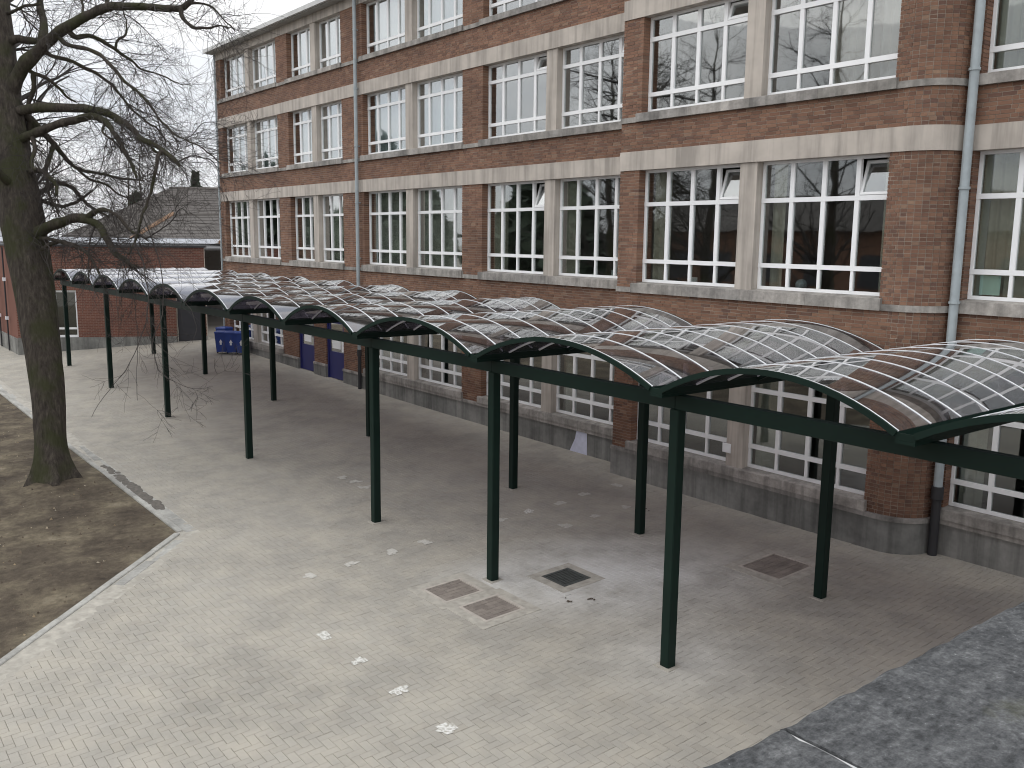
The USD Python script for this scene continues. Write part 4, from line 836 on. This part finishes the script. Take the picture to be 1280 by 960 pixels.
LIMBS = {
 'trunk': ([[-22.62,4.23,-0.21],[-22.81,4.27,0.62],[-22.98,4.32,1.35],[-23.15,4.35,2.08],[-23.35,4.35,2.81],[-23.58,4.34,3.64],[-23.83,4.31,4.47],[-24.09,4.28,5.4],[-24.35,4.25,6.33],[-24.61,4.22,7.26],[-24.86,4.21,8.2],[-25.08,4.22,9.04],[-25.28,4.26,9.89],[-25.5,4.29,10.84],[-25.75,4.32,11.98],[-26.0,4.42,13.31]], 0.36, 0.1),
 'A': ([[-24.94,4.21,8.48],[-24.73,4.44,9.15],[-24.46,4.65,9.5],[-24.14,4.91,9.81],[-23.78,5.25,10.14],[-23.38,5.61,10.42],[-22.95,5.99,10.63],[-22.56,6.27,10.65],[-21.97,6.8,10.6],[-21.47,7.2,10.55],[-21.2,7.35,10.64],[-20.98,7.5,10.93],[-20.73,7.69,11.34]], 0.16, 0.03),
 'A2': ([[-24.14,4.91,9.81],[-24.42,5.04,10.41],[-24.75,5.08,10.92],[-25.12,5.13,11.63],[-25.44,5.31,12.64]], 0.1, 0.04),
 'A3': ([[-25.28,4.26,9.89],[-25.02,4.52,10.07],[-24.75,4.75,10.04],[-24.47,4.99,10.01]], 0.09, 0.07),
 'A4': ([[-21.38,7.25,10.58],[-21.25,7.23,10.33],[-21.0,7.35,10.1],[-20.76,7.52,10.07],[-20.51,7.7,10.07],[-20.25,7.89,10.0]], 0.05, 0.012),
 'A5': ([[-22.89,6.04,10.63],[-23.06,6.12,10.86],[-23.29,6.23,11.45]], 0.06, 0.03),
 'A6': ([[-23.31,5.67,10.46],[-23.54,5.71,10.8],[-23.78,5.78,11.29]], 0.03, 0.02),
 'A7': ([[-21.2,7.35,10.64],[-20.88,7.59,10.59],[-20.57,7.77,10.43],[-20.29,7.89,10.13],[-20.1,7.92,9.97]], 0.03, 0.01),
 'B': ([[-24.9,4.21,8.34],[-24.32,4.66,8.44],[-23.63,5.2,8.44],[-23.07,5.58,8.4],[-22.55,5.88,8.29],[-22.15,6.02,8.1],[-21.81,6.1,7.97],[-21.43,6.19,7.74],[-21.06,6.29,7.57],[-20.67,6.42,7.43],[-20.27,6.54,7.21],[-19.97,6.56,7.06]], 0.11, 0.03),
 'C': ([[-24.7,4.22,7.57],[-24.36,4.45,7.77],[-23.98,4.73,7.91],[-23.65,4.92,8.0],[-23.17,5.34,8.14],[-22.84,5.52,8.21],[-22.5,5.69,8.16],[-22.21,5.78,8.0],[-21.93,5.83,7.77],[-21.63,5.89,7.48],[-21.35,5.93,7.22],[-21.09,5.96,6.99],[-20.85,5.97,6.77]], 0.11, 0.025),
 'C2': ([[-22.31,5.75,8.05],[-22.25,5.65,7.85],[-22.06,5.72,7.69],[-21.85,5.83,7.51],[-21.69,5.86,7.36]], 0.03, 0.015),
 'D': ([[-24.8,4.29,8.35],[-24.81,4.57,8.35],[-24.8,4.81,8.13],[-24.86,4.98,7.92],[-24.88,5.19,7.7],[-24.88,5.4,7.4],[-24.86,5.66,7.19],[-24.73,6.08,7.05],[-24.54,6.6,6.99],[-24.37,7.1,6.94]], 0.09, 0.02),
 'E': ([[-24.14,4.91,9.81],[-24.12,5.07,9.68],[-24.06,5.28,9.61],[-23.95,5.54,9.54],[-23.82,5.82,9.39],[-23.73,6.06,9.26],[-23.63,6.29,9.08],[-23.58,6.45,8.85],[-23.53,6.6,8.63],[-23.41,6.84,8.36],[-23.37,7.0,8.19],[-23.32,7.19,8.12],[-23.29,7.34,7.94],[-23.33,7.38,7.72]], 0.05, 0.014),
 'E2': ([[-24.5,4.61,9.44],[-24.48,4.77,9.28],[-24.39,5.02,9.19],[-24.34,5.21,9.04],[-24.26,5.43,8.84],[-24.21,5.62,8.72]], 0.05, 0.02),
 'F': ([[-23.84,5.19,10.08],[-23.56,5.32,9.87],[-23.29,5.49,9.79],[-23.0,5.68,9.71],[-22.7,5.85,9.53],[-22.44,5.96,9.31],[-22.16,6.08,9.05],[-21.89,6.2,8.84],[-21.62,6.34,8.65],[-21.36,6.44,8.39],[-21.11,6.52,8.12],[-20.87,6.61,7.92],[-20.59,6.75,7.72],[-20.3,6.92,7.56],[-20.0,7.09,7.4],[-19.62,7.34,7.1]], 0.05, 0.01),
 'F2': ([[-20.91,6.59,7.95],[-20.67,6.69,7.76],[-20.43,6.78,7.57],[-20.19,6.96,7.7],[-19.92,7.19,7.92],[-19.64,7.38,7.86]], 0.016, 0.006),
 'G': ([[-23.65,5.37,10.23],[-23.63,5.54,10.06],[-23.65,5.71,10.09],[-23.65,5.91,10.12],[-23.58,6.15,10.0],[-23.52,6.39,9.88],[-23.51,6.57,9.77],[-23.5,6.74,9.66],[-23.46,6.94,9.48],[-23.36,7.25,9.41],[-23.25,7.55,9.3],[-23.15,7.84,9.2],[-23.15,8.04,9.25]], 0.06, 0.006),
 'G2': ([[-23.52,6.39,9.88],[-23.63,6.47,10.12],[-23.63,6.68,10.26],[-23.75,6.77,10.55],[-23.95,6.76,10.86]], 0.035, 0.012),
 'G3': ([[-23.91,6.76,10.8],[-23.81,6.97,10.66],[-23.68,7.2,10.41],[-23.54,7.43,10.16],[-23.41,7.67,9.93]], 0.014, 0.005),
 'H': ([[-24.04,4.28,5.24],[-23.82,4.41,5.49],[-23.52,4.6,5.66],[-23.18,4.84,5.79],[-22.86,5.05,5.9],[-22.52,5.24,5.89],[-22.2,5.4,5.76],[-21.87,5.5,5.46],[-21.53,5.61,5.11],[-21.19,5.76,4.89],[-20.95,5.83,4.83]], 0.14, 0.04),
 'H2': ([[-22.52,5.24,5.89],[-22.24,5.39,6.05],[-21.94,5.52,6.1],[-21.52,5.74,5.92],[-21.15,5.88,5.64],[-20.84,5.97,5.51]], 0.06, 0.02),
 'I': ([[-24.26,4.26,6.02],[-24.39,4.53,6.34],[-24.49,4.83,6.58],[-24.6,5.09,6.78],[-24.56,5.47,6.72],[-24.58,5.71,6.38],[-24.61,5.97,6.16],[-24.61,6.28,6.01]], 0.07, 0.02),
 'J': ([[-20.02,6.55,7.09],[-20.11,6.42,7.21],[-20.19,6.3,7.32],[-20.2,6.22,7.22],[-20.15,6.14,6.88],[-20.12,6.05,6.56],[-20.11,5.93,6.24],[-20.09,5.83,5.94],[-20.08,5.71,5.62],[-20.05,5.62,5.36],[-20.09,5.48,5.14]], 0.045, 0.02),
 'K': ([[-20.07,5.69,5.58],[-19.89,5.81,5.49],[-19.69,6.0,5.64],[-19.5,6.21,5.88],[-19.34,6.37,6.08],[-19.16,6.47,5.98]], 0.022, 0.007),
 'L': ([[-24.86,5.66,7.19],[-24.73,5.92,6.9],[-24.55,6.29,6.8],[-24.45,6.52,6.57],[-24.35,6.77,6.41],[-24.25,7.03,6.28]], 0.035, 0.015),
 'M': ([[-20.02,6.55,7.09],[-19.79,6.67,7.19],[-19.53,6.8,7.22],[-19.21,6.97,7.09],[-18.92,7.09,6.9]], 0.02, 0.008),
 'N': ([[-24.88,5.19,7.7],[-24.72,5.05,7.41],[-24.54,4.92,7.02],[-24.29,4.88,6.63],[-24.0,4.91,6.34],[-23.69,4.98,6.11]], 0.05, 0.02),
 'N2': ([[-24.17,4.59,7.84],[-23.92,4.56,7.51],[-23.74,4.44,7.22],[-23.44,4.46,6.94]], 0.05, 0.03),
 'O': ([[-25.46,4.29,10.68],[-25.04,4.56,10.73],[-24.66,4.79,10.84],[-24.28,5.0,10.82]], 0.045, 0.03),
 'P': ([[-24.85,4.68,10.79],[-24.9,4.73,10.59],[-24.9,4.86,10.46],[-24.88,5.02,10.34]], 0.02, 0.015),
 'Q': ([[-24.48,4.77,9.28],[-24.51,4.76,8.98],[-24.58,4.73,8.76],[-24.67,4.65,8.49]], 0.05, 0.04),
 'R': ([[-24.39,4.25,6.48],[-24.09,3.97,6.76],[-23.84,3.63,7.09],[-23.66,3.19,7.31],[-23.56,2.58,7.35]], 0.1, 0.04),
 'S': ([[-24.86,4.21,8.2],[-25.66,3.96,8.62],[-26.53,3.59,8.96],[-27.63,2.99,9.51]], 0.09, 0.03),
 'U': ([[-21.06,6.29,7.57],[-20.84,6.4,7.34],[-20.59,6.59,7.27],[-20.39,6.69,7.11]], 0.03, 0.02),
 'W1': ([[-23.91,4.3,4.78],[-23.56,4.47,5.16],[-23.06,4.81,5.39],[-22.51,5.1,5.25],[-22.03,5.28,4.98]], 0.065, 0.015),
 'W2': ([[-24.09,4.28,5.4],[-23.46,4.56,5.46],[-22.75,4.9,5.32],[-22.08,5.16,5.1],[-21.49,5.26,4.64]], 0.05, 0.015),
 'W3': ([[-24.39,4.25,6.48],[-24.31,4.69,6.34],[-24.23,5.12,6.2],[-24.21,5.55,6.33],[-24.27,5.91,6.57]], 0.06, 0.02),
 'W4': ([[-24.48,4.24,6.79],[-24.0,4.59,7.03],[-23.55,4.78,6.82],[-23.16,4.84,6.44]], 0.07, 0.03),
 'W5': ([[-24.81,4.73,8.21],[-24.78,4.51,7.55],[-24.7,4.39,7.01]], 0.07, 0.05),
 'V1': ([[-20.05,5.62,5.36],[-19.73,5.68,4.87],[-19.46,5.66,4.27],[-19.29,5.45,3.5],[-19.24,5.12,2.83],[-19.25,4.8,2.45],[-19.26,4.43,1.94]], 0.014, 0.004),
 'V2': ([[-20.09,5.83,5.94],[-19.57,5.96,4.95],[-19.23,5.9,4.14],[-19.1,5.62,3.42],[-18.77,5.62,2.88],[-18.31,5.86,2.59],[-17.84,6.17,2.51]], 0.013, 0.004),
 'V3': ([[-21.42,5.67,5.04],[-21.03,5.78,4.39],[-20.71,5.76,3.53],[-20.51,5.64,2.85],[-20.25,5.55,2.01]], 0.012, 0.004),
 'V4': ([[-21.19,5.76,4.89],[-20.66,6.11,4.54],[-20.08,6.51,4.21],[-19.64,6.68,3.66],[-19.49,6.53,3.24]], 0.012, 0.004),
 'V5': ([[-22.25,5.37,5.78],[-22.06,5.15,5.07],[-21.79,5.09,4.54],[-21.45,5.16,4.17]], 0.02, 0.008),
}

tree = xf('courtyard_tree'); tag(tree.GetPrim(), 'big bare old tree with mossy leaning trunk in the earth bed at left', 'tree'); TP = str(tree.GetPath())
g = random.Random(3)
tp_, tr0, tr1 = LIMBS['trunk']
line = smooth_line(tp_, 4); R = np.interp(np.arange(len(line)), [0, 2, 5, 14, 30, len(line) - 1], [0.44, 0.355, 0.33, 0.37, 0.48, 0.20])
m = MB(); m.tube(line, R, 28); v, f = m.out(); z = v[:, 2]; base = smoothstep((0.75 - z) / 0.95)
ax = np.stack([np.interp(z, line[:, 2], line[:, k]) for k in range(2)], 1); off = v[:, :2] - ax; ang = np.arctan2(off[:, 1], off[:, 0])
scale = 1 + base * (0.12 + 0.62 * np.maximum(0, np.cos(ang * 5 + 0.6)) ** 1.5) + 0.09 * (meshkit.fbm(np.stack([np.cos(ang) * 2.5, np.sin(ang) * 2.5, z * 0.9], 1), 4, 2) - 0.5) * 2 + 0.035 * np.cos(ang * 9 + z * 1.3)
v[:, :2] = ax + off * scale[:, None]; v[:, 2] -= base * 0.08
put('trunk', (v, f), M['bark'], TP, smooth=True)
mt = MB(); bigs = MB()
for k, (Pl, r0, r1) in LIMBS.items():
    if k == 'trunk': continue
    ln = smooth_line(Pl, 4); nz = np.stack([meshkit.fbm(ln * 2.4, 3, 5 + q_) - 0.5 for q_ in range(3)], 1) * np.array([0.22, 0.22, 0.17]); ln = ln + nz * np.linspace(0.3, 1, len(ln))[:, None]
    r0, r1 = r0 * (1.2 if r0 > 0.045 else 1.05), r1 * 1.15
    R = r0 + (r1 - r0) * np.linspace(0, 1, len(ln)) ** 0.8; R = R * (1 + 0.55 * (meshkit.fbm(ln * 5.0, 3, 8) - 0.5))
    if r0 >= 0.03: put('limb', MB().tube(ln, R, 9 if r0 > 0.07 else 7).out(), M['bark'], TP, smooth=True)
    else: mt.tube(ln, R, 5, cap=False)
    Ltot = np.linalg.norm(np.diff(ln, axis=0), axis=1).sum()
    nt = int(Ltot * (9.5 if k[0] != 'V' else 2.2))
    for q in range(nt):
        i = g.randint(int(len(ln) * 0.25), len(ln) - 2); t = ln[i + 1] - ln[i]; t /= max(np.linalg.norm(t), 1e-6); s = np.cross(t, [g.gauss(0, 1), g.gauss(0, 1), g.gauss(0, 1)]); s /= max(np.linalg.norm(s), 1e-6)
        twigs(mt, ln[i], t * g.uniform(0.4, 1.0) + s * g.uniform(0.4, 0.9) + np.array([0, 0, g.uniform(-0.25, 0.2)]), g.uniform(0.5, 1.9) * (0.7 if k[0] == 'V' else 1), min(R[i] * 0.5, g.uniform(0.006, 0.014)), 2 if g.random() < 0.45 else 1, g, droop=g.uniform(0, 0.9))
# limbs of the crown above and left of the picture
for q in range(16):
    i = g.randint(int(len(line) * 0.45), len(line) - 1); an = g.uniform(2.2, 5.6)
    twigs(mt, line[i], [math.cos(an), math.sin(an), g.uniform(0.1, 0.8)], g.uniform(2.5, 4.5), 0.07, 3, g, 0.3, 8)
tag(put('twigs', mt.out(), M['twig'], TP), kind='stuff')
# bare trees beyond: one built, the rest references to it
def bare_tree(name, loc, label, h=13.0, seed=1):
    t = xf(name, loc); tag(t.GetPrim(), label, 'tree'); g = random.Random(seed); tp = str(t.GetPath())
    ln = smooth_line([[0, 0, -0.2], [0.1, 0, h * .15], [0, .1, h * .3], [.25, 0, h * .55], [.1, .2, h * .8], [.2, .1, h]], 3); put('trunk', MB().tube(ln, np.linspace(0.34, 0.03, len(ln)), 9).out(), M['bark'], tp, smooth=True)
    c = MB()
    for q in range(30):
        i = g.randint(4, len(ln) - 2); an = g.uniform(0, 6.28); fr_ = i / len(ln)
        twigs(c, ln[i], [math.cos(an), math.sin(an), g.uniform(0.35, 0.9)], (1.15 - 0.75 * fr_) * h * g.uniform(0.24, 0.38), 0.10 * (1.1 - fr_), 3, g, 0.1, 7)
    put('crown', c.out(), M['twig'], tp); return t
src = bare_tree('bare_tree', (-31.0, -7.5, -0.2), 'bare tree in the earth bed, furthest left out of the picture', 16)
def copy_tree(loc, rz, s, label, group=None):
    x = UsdGeom.Xform.Define(stage, free_path('/World', 'bare_tree')); x.GetPrim().GetReferences().AddInternalReference(src.GetPath()); x.GetPrim().SetInstanceable(True)
    x.ClearXformOpOrder(); x.AddTranslateOp().Set(Gf.Vec3d(*loc)); x.AddRotateZOp().Set(rz); x.AddScaleOp().Set(Gf.Vec3f(s, s, s)); tag(x.GetPrim(), label, 'tree', group)
for k, (loc, rz, s, l) in enumerate((((-22.5, -5.5, -.3), 80, 1.0, 'bare tree mirrored in the upper windows of the projecting front'), ((-13.5, -13, -.3), 200, 0.95, 'bare tree in the bed nearest the camera side of the yard'), ((-41, -9, -.3), 140, 1.1, 'bare tree beyond the left edge of the earth bed'),
    ((-104, 19.5, 0), 30, 0.86, 'grey far tree between the trunk and the hipped roof, left one'), ((-99, 27.5, 0), 250, 0.80, 'grey far tree standing over the hipped roof left end'), ((-96, 8.5, 0), 310, 1.0, 'grey far tree behind the leaning trunk'), ((-118, 34, 0), 100, 0.95, 'grey far tree near the school end wall'))): copy_tree(loc, rz, s, l)
def conifer(x, y, h, r, seed, label, leaf=1.0):
    t = xf('conifer', (x, y, 0)); tag(t.GetPrim(), label, 'tree'); g = random.Random(seed); put('trunk', MB().tube([[0, 0, 0], [0, 0, h * 0.97]], [0.3, 0.04], 7).out(), M['bark'], t)
    c = MB()
    for q in range(900):
        z = h * (0.12 + 0.88 * g.random() ** 0.8); rr = r * (1 - z / h) ** 0.7 * math.sqrt(g.random()) + 0.1; an = g.uniform(0, 6.283); p = np.array([rr * math.cos(an), rr * math.sin(an), z]); s = g.uniform(0.25, 0.6)
        d1, d2 = np.array([g.gauss(0, 1), g.gauss(0, 1), g.gauss(0, .7)]), np.array([g.gauss(0, 1), g.gauss(0, 1), g.gauss(0, .7)]); d1 *= s / np.linalg.norm(d1); d2 *= s * 0.6 / np.linalg.norm(d2)
        d1 *= leaf; d2 *= leaf; c.add([p - d1, p + d2, p + d1, p - d2], [[0, 1, 2], [0, 2, 3]])
    put('crown', c.out(), M['hedge'], t)
for k in range(9): conifer(-72 - k * 8.5, -30 - (k % 3) * 9 + k * 1.5, 14.0 + (k * 5 % 4), 8.5, 20 + k, ['dark evergreen at the near end of the tree row out of the picture', 'second dark evergreen of the tree row out of the picture', 'third dark evergreen of the tree row out of the picture', 'fourth dark evergreen of the tree row out of the picture', 'fifth dark evergreen of the tree row out of the picture', 'sixth dark evergreen of the tree row out of the picture', 'seventh dark evergreen of the tree row out of the picture', 'eighth dark evergreen of the tree row out of the picture', 'dark evergreen at the far end of the tree row out of the picture'][k], 3.0)
conifer(-112.3, 38.9, 13.0, 1.9, 1, 'dark narrow conifer beyond the roofs beside the school end wall')
conifer(-114.5, 32.5, 10.4, 3.2, 2, 'low dark evergreen beyond the hipped roof')
